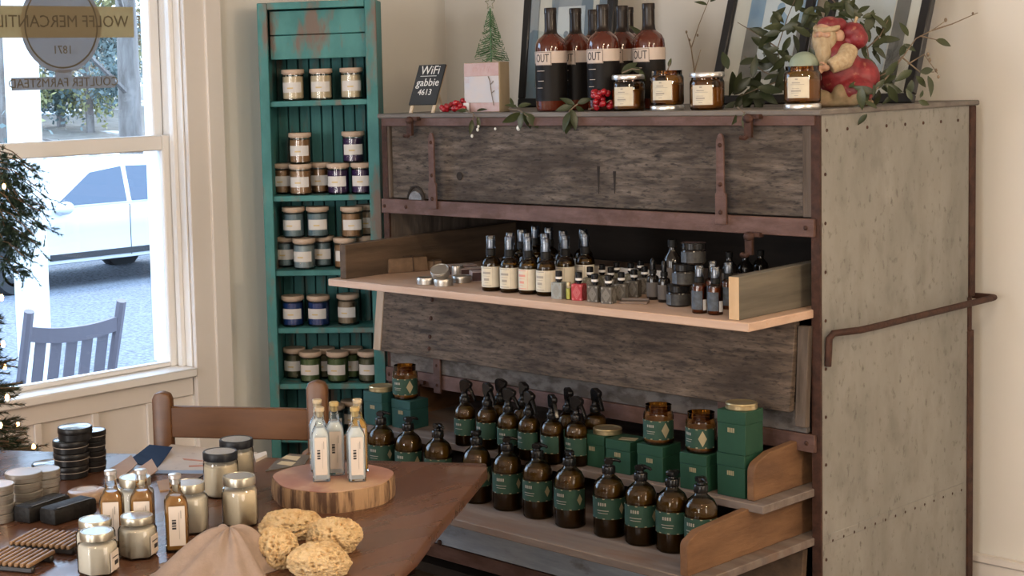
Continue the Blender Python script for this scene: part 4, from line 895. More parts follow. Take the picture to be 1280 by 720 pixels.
# ---- printed wooden block with a wire tree on it
BPR = mat('print_white_pink', (.54,.49,.48), (.47,.48,.52), (14,14,14), c3=(.45,.27,.26), scale3=(9,9,16), lo3=.55, hi3=.7, rough=.7); BPK = mat('print_pink', (.45,.29,.275), (.5,.37,.36), (30,30,30), rough=.7)
pb = top(609, 3.46)
bk = thing('printed_block', 'pale pink printed wooden block supporting a wire tree', 'block', pb, .0)
obj('wood_block', MB().b(-.07, .07, -.022, .022, 0, .145), mat('raw_block_wood', (.26,.2,.12), (.33,.26,.17), (30,30,5), rough=.7), bk, local=True, bev=.0015)
obj('face_print', MB().b(-.068, .068, -.0229, -.0221, .028, .105), BPR, bk, local=True); obj('pink_band', MB().b(-.068, .068, -.0229, -.0221, .1055, .143), BPK, bk, local=True); obj('pink_band', MB().b(-.068, .068, -.0229, -.0221, .002, .0275), BPK, bk, local=True)
obj('lettering', text_mb('HOLLY', .022).mv(0, -.0232, .124), mat('faint_pink_ink', (.5,.34,.325), rough=.7), bk, local=True)
obj('dried_twig', MB().tube([(.05,-.026,.02),(.043,-.027,.055),(.038,-.027,.09),(.030,-.026,.104)], .0012, 5).tube([(.043,-.027,.055),(.055,-.028,.062)], .001, 5).tube([(.04,-.027,.08),(.052,-.028,.09)], .001, 5), STEM, bk, local=True)
WG = mat('green_wire', (.05,.13,.05), (.08,.17,.07), (40,40,40), rough=.4); WS = mat('star_wire', (.25,.24,.16), rough=.4, metal=.6)
wt = thing('wire_tree', 'little green wire christmas tree on the printed block', 'tree', (pb.x+.02, pb.y, ZL+.1455), 0)
obj('trunk', MB().tube([(0,0,0),(0,0,.155)], .003, 8), WG, wt, local=True)
m = MB(); rw = random.Random(4)
for k in range(22):
    z = .004 + k*.0066; rad = .052*(1-k/24)
    for j in range(9):
        a = rw.uniform(0, 2*PI); a2 = a + .35
        m.tube([(0,0,z+.008),(rad*.6*math.cos(a), rad*.6*math.sin(a), z+.002),(rad*math.cos(a+.12), rad*math.sin(a+.12), z-.002),(rad*.95*math.cos(a2), rad*.95*math.sin(a2), z+.004)], .0009, 4)
obj('wire_branches', m, WG, wt, local=True)
m = MB(); s5 = [(.02*(1 if i % 2 == 0 else .42)*math.sin(i*PI/5), .170+.02*(1 if i % 2 == 0 else .42)*math.cos(i*PI/5)) for i in range(10)]
for i in range(10): m.tube([(s5[i][0], 0, s5[i][1]), (s5[(i+1) % 10][0], 0, s5[(i+1) % 10][1])], .0012, 5)
obj('star', m, WS, wt, local=True)
# ---- red berry clusters
bmesh_ = mesh(MB().ball((0,0,0), .0085, 12, 8), BERRY, name='berry')
for u, y, n, label in ((567, 3.425, 28, 'bunch of red berries between the chalkboard and the printed block'), (752, 3.41, 24, 'bunch of red berries in front of the middle dark bottle')):
    q = top(u, y); t = thing('berry_bunch', label, 'berries', q, 0, 'red berry bunches'); rb = random.Random(u)
    obj('twig', MB().tube([(-.045,0,.006),(0,0,.016),(.03,0,.03)], .0015, 5), STEM, t, local=True)
    for i in range(n):
        x = rb.uniform(-.045, .045) if u < 600 else rb.uniform(-.028, .028); o = obj('berry', bmesh_, parent=t)
        o.location = (x, rb.uniform(-.012, .02), .0095 + rb.random()*(.012 + (.032 if u > 600 else .3*max(0, x+.03))))
tg = obj('price_tag', MB().b(-.011, .011, -.001, .001, 0, .028), WHITEL, loc=top(583, 3.43)); tag(tg, 'small blank white price tag between the berries and printed block', 'tag')
# ---- framed pictures leaning against the wall
BLKF = mat('black_frame', (.014,.014,.016), rough=.35); MATB = mat('picture_mat', (.72,.68,.62), rough=.8); BEV = mat('blue_grey_bevel', (.25,.30,.36), rough=.5)
PICB = mat('picture_blue', (.17,.30,.46), (.30,.42,.55), (10,10,10), rough=.6); PICG = mat('picture_grey', (.13,.125,.12), (.2,.19,.18), (14,14,14), rough=.6); PICW = mat('picture_white', (.62,.65,.68), rough=.6); PICD = mat('picture_dark_blue', (.10,.15,.22), (.25,.30,.36), (50,50,50), rough=.6)
def picture(label, x, y, w_, h, lean, rz, kind):
    t = thing('framed_picture', label, 'picture', (x, y, ZL+.002), (math.radians(-lean), 0, rz), 'framed pictures on the cabinet')
    f = .028; d = .024
    obj('frame_rail', MB().b(-w_/2, w_/2, 0, d, 0, f), BLKF, t, local=True, bev=.003); obj('frame_rail', MB().b(-w_/2, w_/2, 0, d, h-f, h), BLKF, t, local=True, bev=.003)
    obj('frame_rail', MB().b(-w_/2, -w_/2+f, 0, d, f, h-f), BLKF, t, local=True, bev=.003); obj('frame_rail', MB().b(w_/2-f, w_/2, 0, d, f, h-f), BLKF, t, local=True, bev=.003)
    x0, x1, z0, z1 = -w_/2+f, w_/2-f, f, h-f
    mb_ = obj('mat_board', MB().b(x0, x1, .014, .018, z0, z1), MATB, t, local=True)
    if kind == 1:
        for a in ((x0,x0+.034,z0,z1),(x1-.034,x1,z0,z1),(x0+.034,x1-.034,z0,z0+.034)): obj('inner_bevel', MB().b(a[0], a[1], .008, .0135, a[2], a[3]), BEV, t, local=True)
        cx = .01; zc_ = h*.5
        obj('picture_border', MB().b(cx-.085, cx+.085, .0128, .0138, z0+.075, z1-.08), BEV, mb_)if False else obj('picture_border', MB().b(cx-.085, cx+.085, .0128, .0138, z0+.075, z1-.08), BEV, mb_, local=True)
        obj('picture_field', MB().b(cx-.055, cx+.055, .0118, .0126, z0+.10, z1-.11), PICW, mb_, local=True)
        m = MB(); rp = random.Random(2)
        for i in range(22): m.ball((cx+.01+rp.gauss(0,.016), .0114, z0+.155+rp.gauss(0,.022)), (.011,.0004,.012), 8, 4)
        m.b(cx+.006, cx+.012, .0109, .0115, z0+.10, z0+.15); obj('printed_tree', m, PICD, mb_, local=True)
    else:
        a0 = x0+.05
        if kind == 2:
            obj('picture_field', MB().b(a0, x1-.02, .0128, .0138, z0+.05, z1), PICW, mb_, local=True)
            for sx in (a0, a0+.17): 
                obj('grey_stripe', MB().b(sx, sx+.05, .0118, .0126, z0+.05, z0+.21), PICG, mb_, local=True); obj('blue_stripe', MB().b(sx, sx+.05, .0118, .0126, z0+.21, z1), PICB, mb_, local=True)
            obj('grey_stripe', MB().b(a0+.05, x1-.02, .0118, .0126, z0+.05, z0+.075), PICG, mb_, local=True)
            m = MB().ball((a0+.105, .0116, z0+.265), (.013,.0006,.016), 12, 6).ball((a0+.105, .0116, z0+.225), (.028,.0006,.03), 12, 6); obj('printed_figure', m, PICB, mb_, local=True)
        else:
            obj('grey_stripe', MB().b(x1-.075, x1-.035, .0118, .0126, z0+.02, z1), PICG, mb_, local=True); obj('picture_field', MB().b(x0, x1-.08, .0128, .0138, z0+.02, z1), PICW, mb_, local=True)
    obj('glazing', MB().b(x0, x1, .006, .007, z0, z1), CLEAR, t, local=True)
    return t
def top_x(u, y, v): return at_y(u, v, y).x
xa, xb = top_x(646, 3.96, 128), top_x(759, 3.96, 128)
picture('black framed picture of a blue tree behind the dark bottles', (xa+xb)/2, 3.96, xb-xa, .46, 7, .0, 1)
xa, xb = top_x(884, 3.97, 128), top_x(994, 3.97, 128)
picture('black framed picture with blue and grey stripes behind the candle jars', (xa+xb)/2, 3.97, xb-xa, .5, 19, 0, 2)
xb = top_x(1138, 3.90, 130); xa = xb-.31
picture('black framed picture at the right end behind the greenery', (xa+xb)/2, 3.90, .31, .5, 22, 0, 3)
# ---- painted figurine: bearded man in red
REDR = mat('red_robe_paint', (.13,.009,.014), (.22,.021,.026), (40,40,40), c3=(.27,.10,.065), scale3=(70,70,70), lo3=.6, hi3=.68, rough=.5); SKIN = mat('figurine_skin', (.42,.25,.165), rough=.5); BEARD = mat('figurine_beard', (.42,.33,.21), (.32,.23,.13), (90,90,40), rough=.7, bump=.4, bscale=(160,160,40)); FUR = mat('figurine_fur', (.46,.36,.23), (.36,.26,.15), (120,120,120), rough=.8, bump=.3)
SAGE = mat('sage_green_paint', (.20,.25,.19), (.26,.31,.24), (30,30,30), rough=.5); ROCKB = mat('figurine_base', (.30,.21,.13), (.2,.15,.08), (40,40,40), rough=.8)
fg = top(1045, 3.62)
fi = thing('figurine', 'painted figurine of a bearded man in red with a red hooded child', 'figurine', fg, .35)
def clay(name, mb, mt, vox=.0035):
    o = obj(name, mb, mt, fi, local=True); r = o.modifiers.new('remesh', 'REMESH'); r.mode = 'VOXEL'; r.voxel_size = vox; r.use_smooth_shade = True
    s = o.modifiers.new('smooth', 'SMOOTH'); s.iterations = 3; return o
rx = lambda a, ax='X': Matrix.Rotation(a, 3, ax)
clay('robe', MB().ball((.01,0,.085), (.062,.05,.06)).ball((.035,.0,.05), (.06,.05,.045)).ball((0,-.005,.125), (.048,.042,.045)).ball((.045,-.02,.04), (.055,.04,.035)).ball((.06,.01,.07), (.045,.045,.05)), REDR)
clay('head', MB().ball((-.02,-.025,.185), (.026,.026,.03)).ball((-.03,-.05,.181), (.007,.008,.008)).ball((-.012,-.048,.178), (.009,.006,.006)).ball((-.04,-.042,.178), (.008,.006,.006)), SKIN, .0025)
clay('beard', MB().ball((-.025,-.038,.155), (.024,.018,.028)).ball((-.022,-.045,.135), (.02,.016,.03)).ball((-.005,-.028,.17), (.012,.02,.03)).ball((-.045,-.025,.17), (.008,.02,.026)).ball((-.02,-.045,.11), (.013,.012,.022)), BEARD, .003)
clay('cap', MB().ball((-.014,-.016,.205), (.029,.029,.021)).ball((.006,-.002,.204), (.022,.022,.018)), REDR)
clay('red_bundle', MB().ball((.036,.016,.185), (.032,.03,.026)).ball((.05,.014,.168), (.026,.026,.026)).ball((.03,.02,.16), (.03,.028,.03)), REDR)
obj('bundle_tie', MB().tube([(.04,.01,.20),(.046,.008,.212),(.05,.006,.222)], .004, 6), FUR, fi, local=True)
clay('child_face', MB().ball((.008,-.012,.176), (.016,.016,.018)).ball((.0,-.027,.174), (.005,.005,.005)), SKIN, .0025)
obj('eyes', MB().ball((-.030,-.0475,.1895), (.0028,.002,.0028), 8, 6).ball((-.014,-.0490,.1895), (.0028,.002,.0028), 8, 6), INK, fi, local=True)
clay('eyebrows', MB().ball((-.031,-.048,.195), (.007,.004,.003)).ball((-.012,-.049,.195), (.007,.004,.003)), BEARD, .0018)
clay('cap_fur', MB().lathe([(.026+.008*math.cos(a), .008*math.sin(a)) for a in [i*PI/5 for i in range(11)]], 20).xf(Matrix.Translation((-.018,-.022,.198)) @ Matrix.Rotation(.25, 4, 'X')), FUR)
clay('sleeve', MB().tube([(.035,-.02,.14),(.03,-.055,.115),(.0,-.07,.10)], .02, 12, rr=[.024,.024,.019]), FUR)
m = MB().ball((-.012,-.075,.098), (.013,.010,.009))
for k in range(4): m.tube([(-.018,-.078,.102-.005*k), (-.028,-.083,.101-.005*k), (-.036,-.08,.098-.005*k)], .0034, 6)
m.tube([(-.008,-.078,.104),(-.014,-.086,.11),(-.022,-.088,.112)], .0036, 6); clay('hand', m, SKIN, .002)
clay('green_sack', MB().ball((-.068,-.05,.105), (.038,.032,.036)).ball((-.066,-.05,.075), (.042,.034,.03)), SAGE)
clay('base', MB().ball((.01,-.01,.01), (.085,.055,.016)).ball((.02,-.045,.03), (.022,.02,.028)).ball((.055,-.04,.028), (.02,.018,.026)).ball((-.03,-.045,.025), (.03,.02,.02)), ROCKB)
# ---- greenery
def leaf_mesh():
    m = MB(); n = 6; W_ = .26
    for i in range(n+1):
        s = i/n; w_ = W_*math.sin(PI*min(1, s*.97+.02))**.8*(1.05-.45*s); z = -.22*s*s
        m.v += [Vector((s, -w_, z+.06*w_/W_)), Vector((s, 0, z)), Vector((s, w_, z+.06*w_/W_))]
    for i in range(n): k = i*3; m.f += [(k, k+1, k+4, k+3), (k+1, k+2, k+5, k+4)]
    return m
def leaf_solid():
    m = leaf_mesh(); k = len(m.v); t = Vector((0,0,.012))
    top_ = list(m.v); f0 = list(m.f)
    m.v = top_ + [v - t for v in top_]; m.f = f0 + [tuple(i+k for i in f[::-1]) for f in f0]; return m
LFA = mesh(leaf_solid(), LEAF, name='leaf', sharp=80); LFC = mesh(leaf_solid(), LEAFD, name='leaf', sharp=80)
def sprig(name, label, stems, leaves, seed, berries=(), dark=False):
    """stems: lists of (u,v,y); leaves: (u,v,y,length px,angle deg in view)"""
    rr = random.Random(seed); s0 = at_y(*stems[0][0][:2], stems[0][0][2]) if stems else at_y(*leaves[0][:2], leaves[0][2])
    t = thing(name, label, 'greenery', s0, 0, 'evergreen sprigs on the cabinet')
    for st in stems:
        pts = [at_y(u, v, y) for u, v, y in st]; obj('stem', MB().tube(pts, .0016, 5, rr=[.0022 - .0012*i/max(1, len(pts)-1) for i in range(len(pts))]), STEM, t)
    for u, v, y, ln, an in leaves:
        p = at_y(u, v, y); dist = (p-CAM).dot(FWD); L_ = ln*dist/F; a = math.radians(an)
        d = (RIGHT*math.cos(a) - DOWN*math.sin(a) + FWD*rr.uniform(-.3, .3)).normalized()
        nn = (-FWD + RIGHT*rr.uniform(-.6, .6) - DOWN*rr.uniform(-.2, .8)); nn = (nn - d*nn.dot(d)).normalized(); q = nn.cross(d)
        o = obj('leaf', LFC if (dark and rr.random() < .7) else LFA if rr.random() < .6 else LFC, parent=t)
        M3 = Matrix((d, q, nn)).transposed()
        o.rotation_euler = M3.to_euler(); o.location = p - s0; o.scale = (L_, L_*rr.uniform(.75, 1.05), L_)
    for u, v, y, rpx, kind in berries:
        p = at_y(u, v, y); r_ = rpx*(p-CAM).dot(FWD)/F
        obj('bud', MB().ball(p, (r_, r_, r_*1.4), 8, 6), mat('white_berry', (.7,.7,.66), rough=.3) if kind else STEM, t)
YL = 3.375
sprig('mistletoe_sprig', 'small sprig with white berries hanging over the cabinet edge below the printed block', [[(580,138,3.40),(592,142,3.38),(598,150,YL)],[(592,142,3.38),(590,158,YL)]],
      [(590,150,YL,18,-95),(597,146,YL,16,-80),(586,139,3.40,16,170),(596,139,3.40,14,20)], 1, [(590,170,YL,1.6,1),(597,162,YL,1.8,1),(598,158,YL,1.4,1),(619,161,YL,1.4,1)])
sprig('mistletoe_sprig', 'leafy sprig drooping over the edge left of the dark bottles', [[(636,136,3.41),(650,138,3.38),(660,146,YL)],[(636,136,3.41),(645,131,3.42)]],
      [(650,141,YL,26,-145),(654,140,YL,24,-60),(658,142,YL,26,-48),(646,134,3.41,16,160),(648,133,3.41,16,15),(641,134,3.41,14,100),(652,142,YL,20,-100)], 2, [(648,160,YL,2.6,1),(651,154,YL,2,1)])
sprig('mistletoe_sprig', 'dark leafy sprig hanging in front of the leftmost dark bottles', [[(722,130,3.405),(712,138,3.38),(708,150,YL)]],
      [(716,132,3.40,22,-165),(712,140,YL,26,-115),(711,142,YL,28,-95),(714,137,3.38,26,-75),(718,131,3.40,20,150),(722,129,3.405,18,20),(720,133,3.39,20,-40)], 3, dark=True)
sprig('mistletoe_sprig', 'single leaf hanging over the edge before the striped picture', [[(922,134,3.42),(930,141,3.38),(932,150,YL)]], [(930,142,YL,26,-85),(926,139,3.40,20,-120),(933,142,YL,18,-60)], 4)
sprig('leaf_sprig', 'two curled leaves on the lid of the candle jar before the dark bottles', [[(778,91,3.45),(790,86,3.44),(800,87,3.44)]], [(777,92,3.45,26,38),(790,86,3.44,18,-10),(800,88,3.445,16,-60)], 5)
sprig('leaf_sprig', 'long leaf sticking up behind the rightmost dark bottle', [[(812,60,3.66),(804,48,3.66)]], [(807,52,3.66,30,125),(803,74,3.66,22,-20)], 6)
sprig('leaf_sprig', 'short stalk standing in the open candle jar', [[(834,90,3.445),(838,78,3.445)]], [(836,84,3.445,12,80)], 7)
rs = random.Random(31); lv = []
for c_, n, y in (((975,70),16,3.70),((960,40),10,3.75),((945,115),16,3.66),((990,30),14,3.70),((930,100),8,3.62)):
    for i in range(n): lv.append((c_[0]+rs.gauss(0,14), c_[1]+rs.gauss(0,15), y+rs.uniform(-.04,.04), rs.uniform(18,32), rs.uniform(-180,180)))
sprig('evergreen_branch', 'big leafy branch spilling before the striped picture', [[(990,130,3.68),(978,100,3.70),(972,60,3.72),(985,20,3.72),(1000,-15,3.72)],[(978,100,3.70),(950,110,3.66),(925,120,3.62)],[(972,60,3.72),(950,45,3.76),(922,28,3.78)],[(978,100,3.70),(955,90,3.68),(930,70,3.68)]], lv, 8, dark=True)
lv = []
for c_, n, y in (((1020,15),16,3.78),((1062,18),18,3.80),((1090,50),14,3.80),((1100,105),14,3.66),((1075,125),12,3.58)):
    for i in range(n): lv.append((c_[0]+rs.gauss(0,13), c_[1]+rs.gauss(0,12), y+rs.uniform(-.05,.05), rs.uniform(16,30), rs.uniform(-180,180)))
sprig('evergreen_branch', 'leafy branch rising behind the red figurine', [[(1088,132,3.62),(1090,100,3.68),(1084,60,3.76),(1062,20,3.80),(1030,-10,3.80)],[(1084,60,3.76),(1100,45,3.80),(1110,25,3.82)],[(1090,100,3.68),(1110,90,3.70),(1128,70,3.75)]], lv, 9)
lv = [(1170,50,3.84,22,-15),(1145,95,3.72,22,-40),(1160,95,3.74,26,-75),(1140,100,3.72,22,-100),(1150,90,3.72,20,10),(1135,45,3.78,22,110),(1125,70,3.74,22,60),(1148,126,3.66,16,-20),(1140,125,3.66,16,120),(1150,122,3.66,12,60),(1140,88,3.72,24,-150),(1120,95,3.70,26,200),(1130,55,3.76,18,-30)]
sprig('evergreen_branch', 'thin twiggy branch reaching right over the wall past the last picture', [[(1090,118,3.62),(1110,95,3.68),(1128,72,3.72),(1145,48,3.78),(1165,38,3.84),(1182,26,3.90)],[(1165,38,3.84),(1190,30,3.88),(1222,16,3.94)],[(1128,72,3.72),(1150,90,3.74),(1168,90,3.76)],[(1150,45,3.80),(1172,50,3.84)],[(1135,80,3.72),(1155,68,3.76),(1172,92,3.78)]], lv, 10,
      [(1182,25,3.90,2,0),(1160,68,3.78,2,0),(1162,75,3.78,2,0),(1170,88,3.78,1.8,0),(1173,96,3.78,1.8,0),(1216,17,3.94,1.5,0)])
sprig('evergreen_branch', 'bare thin twigs beside the open candle jars', [[(868,90,3.70),(864,60,3.74),(874,30,3.78),(886,0,3.82)],[(864,60,3.74),(858,40,3.76)],[(868,90,3.70),(876,62,3.74)]], [(884,6,3.82,16,160),(888,2,3.82,18,40),(886,0,3.82,14,100)], 12, [(862,50,3.74,1.4,0),(872,44,3.76,1.4,0),(858,40,3.76,1.4,0)])
# ================================================================== the table
ZT = .742
def tz(u, v, dz=0): return at_z(u, v, ZT+dz)
c0 = tz(608, 579); e1 = tz(134, 566); dirb = (e1-c0); dirb.z = 0; dirb.normalize()      # along the back edge, to the left
perp = Vector((-dirb.y, dirb.x, 0)); 
if perp.dot(FWD) > 0: perp = -perp
right_edge = [c0, tz(609,585), tz(598,598), tz(588,610), tz(578,622), tz(560,642), tz(540,666), tz(522,690), tz(504,706), tz(490,720)]
poly = [Vector((p.x, p.y, 0)) for p in right_edge]
d_ = (poly[-1]-poly[-2]).normalized()*.25 + perp*.15; poly.append(poly[-1]+d_)
poly.append(poly[-1] + perp*.12 + dirb*.03); poly.append(poly[-1] + dirb*.12 + perp*.02)
far = poly[0] + dirb*1.75; depth = 1.0
w_tot = (poly[-1]-poly[0]).dot(perp)
poly.append(far + perp*w_tot); poly.append(far)
base = sum(poly, Vector())/len(poly)
tab = thing('display_table', 'brown wooden display table with a shaped edge covered in goods', 'table', (base.x, base.y, 0))
obj('table_top', MB().prism([(p.x, p.y) for p in poly], ZT-.026, ZT, 'z'), TABLEM, tab, bev=.004, seg=2)
inn = [poly[0] + dirb*.3 + perp*.1, far - dirb*.12 + perp*.1, far - dirb*.12 + perp*(w_tot-.12), poly[0] + dirb*.3 + perp*(w_tot-.12)]
for a, b in zip(inn, inn[1:]+inn[:1]):
    d = (b-a); L_ = d.length; d.normalize()
    obj('apron', MB().box((a+b)/2 + Vector((0,0,ZT-.075)), (L_, .022, .095), Matrix.Rotation(math.atan2(d.y, d.x), 3, 'Z')), TABLEM, tab, bev=.002)
for q in inn: obj('leg', MB().lathe([(0,0),(.018,0),(.022,.02),(.03,.6),(.032,ZT-.028),(0,ZT-.028)], 14, (q.x, q.y, 0)), TABLEM, tab)
# ---- chair behind the table
ycl, ycr = 2.27, 2.52
cl, cr = at_y(205, 520, ycl), None
a_ = math.atan2(-dirb.y, -dirb.x)                 # chair back runs parallel to the table's back edge
cdir = Vector((math.cos(a_), math.sin(a_), 0)); bdir = Vector((-cdir.y, cdir.x, 0))
if bdir.dot(FWD) < 0: bdir = -bdir
org = tz(300, 566) + bdir*.13; pl0 = Vector((org.x, org.y, 0))
hit = lambda u, v: at_plane(u, v, pl0, bdir)
A, B = hit(205, 540), hit(398, 540); zA_, zB_ = hit(203, 489).z, hit(398, 475).z; zr1, zr0 = hit(300, 509).z, hit(300, 548).z
cen = (A+B)/2; ch = thing('wooden_chair', 'brown wooden chair with plain back rail tucked behind the table', 'chair', (cen.x, cen.y, 0), math.atan2(cdir.y, cdir.x))
hw = (B-A).length/2
for s, zt_ in ((-1, zA_), (1, zB_)):
    w_ = .023
    pr = [(s*hw-w_, 0), (s*hw+w_, 0), (s*hw+w_, zt_-.018), (s*hw+w_*.75, zt_-.005), (s*hw, zt_), (s*hw-w_*.75, zt_-.005), (s*hw-w_, zt_-.018)]
    obj('back_post', MB().prism(pr, -.014, .014, 'y'), CHAIRW, ch, local=True, bev=.004, seg=2)
    obj('front_leg', MB().b(s*(hw+.01)-.018, s*(hw+.01)+.018, -.42, -.384, 0, .44), CHAIRW, ch, local=True, bev=.003)
    obj('side_stretcher', MB().b(s*hw-.01, s*hw+.01, -.385, -.014, .2, .23), CHAIRW, ch, local=True, bev=.002)
obj('back_rail', MB().b(-hw+.02, hw-.02, -.009, .009, zr0, zr1), CHAIRW, ch, local=True, bev=.003)
obj('back_rail', MB().b(-hw+.02, hw-.02, -.009, .009, zr0-.2, zr0-.12), CHAIRW, ch, local=True, bev=.003)
obj('seat', MB().b(-hw-.015, hw+.015, -.43, -.016, .44, .465), CHAIRW, ch, local=True, bev=.006, seg=2)
FACE = math.atan2(FWD.y, FWD.x) - PI/2            # rotation that makes a label face the camera
# ---- sawn wood slice
BARKS = mat('slice_bark', (.075,.036,.018), (.33,.20,.105), (60,60,6), lo=.42, hi=.58, rough=.85, bump=.6, bscale=(80,80,8)); SLT = mat('slice_top', (.29,.125,.088), (.38,.20,.135), (9,9,3), lo=.35, hi=.6, c3=(.47,.31,.2), scale3=(5,5,2), lo3=.52, hi3=.62, rough=.5)
sa, sb = tz(333, 606, .035), tz(488, 595, .035); sc_ = (sa+sb)/2 + Vector((.0, .01, 0)); srx = (sb-sa).length/2
sl = thing('wood_slice', 'round bark-edged wood slice carrying clear bottles', 'wood slice', (sc_.x, sc_.y, ZT), FACE)
rsl = random.Random(6); N2 = 44
def slr(a): return (1 + .03*math.sin(3*a+.5) + .018*math.sin(7*a))
HS = .04
pts_b = [(srx*.97*slr(a)*math.cos(a), srx*.95*slr(a)*math.sin(a)) for a in [2*PI*i/N2 for i in range(N2)]]
m = MB(); k = N2
for (sx, z) in ((1.0, 0), (1.012, .012), (1.008, HS-.006), (.995, HS)): m.v += [Vector((x*sx*(1+rsl.uniform(-.006,.006)), y*sx, z)) for x, y in pts_b]
for r_ in range(3):
    for i in range(k): m.f.append((r_*k+i, r_*k+(i+1) % k, (r_+1)*k+(i+1) % k, (r_+1)*k+i))
m.f.append(tuple(range(k))[::-1]); obj('bark_edge', m, BARKS, sl, local=True)
obj('sawn_face', MB().prism([(x*.985, y*.985) for x, y in pts_b], HS-.002, HS+.001, 'z'), SLT, sl, local=True)
# ---- clear square bottles on the slice
CLIQ = mat('milky_liquid', (.62,.65,.66), rough=.2, trans=.15); TAGW = mat('paper_tag', (.58,.50,.43), rough=.7)
def sq(w_, z, c): return [(-w_+c,-w_,z),(w_-c,-w_,z),(w_,-w_+c,z),(w_,w_-c,z),(w_-c,w_,z),(-w_+c,w_,z),(-w_,w_-c,z),(-w_,-w_+c,z)]
def loft(rings):
    m = MB(); n = 8
    for r in rings: m.v += [Vector(p) for p in r]
    for j in range(len(rings)-1):
        for i in range(n): m.f.append((j*n+i, j*n+(i+1) % n, (j+1)*n+(i+1) % n, (j+1)*n+i))
    m.f.append(tuple(range(n))[::-1]); m.f.append(tuple((len(rings)-1)*n+i for i in range(n))); return m
def clear_bottle(label, loc, rot, liq, cork, grp, s=1.0, tag_m=None, hb=.118, wx=1.0):
    t = thing('square_bottle', label, 'bottle', loc, rot, grp); w_ = .0195
    kk = '%s%.2f%s%.3f' % (liq.name, s, cork.name, hb); SC = Matrix.Diagonal((s*wx, s*wx, s, 1))
    P(t, 'glass', 'cb_g'+kk, lambda: loft([sq(w_*.96,0,.004), sq(w_,.003,.004), sq(w_,hb*.88,.004), sq(w_*.9,hb*.95,.006), sq(w_*.55,hb+.008,.006), sq(.0095,hb+.016,.0045), sq(.009,hb+.04,.0045)]).xf(SC), CLEAR)
    P(t, 'liquid', 'cb_l'+kk, lambda: loft([sq(w_*.88,.006,.004), sq(w_*.9,.009,.004), sq(w_*.9,hb*.86,.004), sq(w_*.8,hb*.93,.006), sq(w_*.48,hb+.002,.005)]).xf(SC), liq)
    P(t, 'stopper', 'cb_c'+kk, lambda: MB().cyl(.0108, hb+.038, hb+.048, 16).cyl(.0075, hb+.026, hb+.038, 12).xf(SC), cork)
    l = P(t, 'paper_tag', 'cb_t'+kk, lambda: MB().b(-.0135, .0135, -w_-.0014, -w_-.0004, .016, hb*.86).xf(SC), tag_m or TAGW)
    m = lambda: MB().b(-.0085, -.0015, -w_-.002, -w_-.0015, .052, .056).b(-.0085, -.0015, -w_-.002, -w_-.0015, .058, .061).b(-.0085, -.0015, -w_-.002, -w_-.0015, .063, .068).b(-.0085, -.0015, -w_-.002, -w_-.0015, .07, .073).xf(SC)
    obj('barcode', cm('cb_b'+kk, m, INK), parent=l)
    obj('print', cm('cb_p'+kk, lambda: MB().b(.003, .0036, -w_-.002, -w_-.0015, .03, .088).b(.006, .0075, -w_-.002, -w_-.0015, .075, .092).xf(SC), GREYI), parent=l)
CORK = mat('clear_stopper', (.45,.36,.24), rough=.35); CORKG = mat('gold_stopper', (.42,.30,.12), rough=.35)
zS = HS + .0012
def on_slice(u, v): return at_z(u, v, ZT+zS)
for u, v, n, ck_ in ((402, 600, 'left of the two front ones', CORK), (446, 600, 'right of the two front ones', CORKG), (420, 592, 'middle one, in the second row', CORKG), (399, 588, 'back left one', CORK)):
    p = on_slice(u, v); clear_bottle('clear square bottle of milky liquid on the wood slice, %s' % n, (p.x, p.y, ZT+zS), FACE + .1 + R.uniform(-.08, .05), CLIQ, ck_, 'clear bottles on the wood slice', .87)
p = on_slice(449, 588); YOIL = mat('golden_oil', (.50,.27,.035), rough=.2, trans=.3)
clear_bottle('square bottle of golden oil at the back of the wood slice', (p.x, p.y, ZT+zS), FACE+.1, YOIL, CORK, 'clear bottles on the wood slice', .87)
# ---- golden oil bottles standing on the table
AOIL = mat('amber_oil', (.40,.18,.035), rough=.2, trans=.35)
for u, v, n in ((142, 681, 'left of three'), (180, 680, 'middle of three'), (222, 687, 'right of three')):
    p = tz(u, v); clear_bottle('square bottle of amber oil with paper tag, %s on the table' % n, (p.x, p.y, ZT), FACE + .05 + R.uniform(-.1, .1), AOIL, SILV, 'amber oil bottles on the table', .82, wx=1.28)
# ---- jars of cream
CRM = mat('cream_balm', (.60,.52,.39), rough=.5); SAGW = mat('pale_cream', (.57,.535,.46), rough=.5); DKL = mat('black_lid', (.010,.011,.014), rough=.4, spec=.3); GLDL = mat('olive_silver_lid', (.42,.38,.30), rough=.3, metal=.85)
SILT = mat('satin_lid_disc', (.45,.47,.5), rough=.22, metal=.7)
def round_jar(label, u, v, r, h, lidm):
    p = tz(u, v); t = thing('cream_jar', label, 'jar', (p.x, p.y, ZT), FACE, 'jars of cream on the table')
    obj('glass', MB().lathe([(0,0),(r*.92,0),(r,.004),(r,h-.02),(r*.95,h-.014),(r*.9,h-.012),(r*.9,h)], 30), JGLASS, t, local=True); obj('cream', MB().cyl(r*.95, .003, h-.022, 28), CRM, t, local=True)
    l = obj('lid', MB().lathe([(r*.93,h-.013),(r*.99,h-.013),(r,h-.010),(r,h+.001),(r*.96,h+.003),(r*.9,h+.003),(r*.88,h+.0022),(0,h+.0022)], 30), lidm, t, local=True); obj('lid_disc', MB().lathe([(0,h+.0024),(r*.86,h+.0024)], 28), SILT, l, local=True)
round_jar('tall round jar of cream with black lid, nearer of two', 277, 619, .035, .087, DKL); round_jar('tall round jar of cream with black lid, farther of two', 297, 602, .035, .087, DKL)
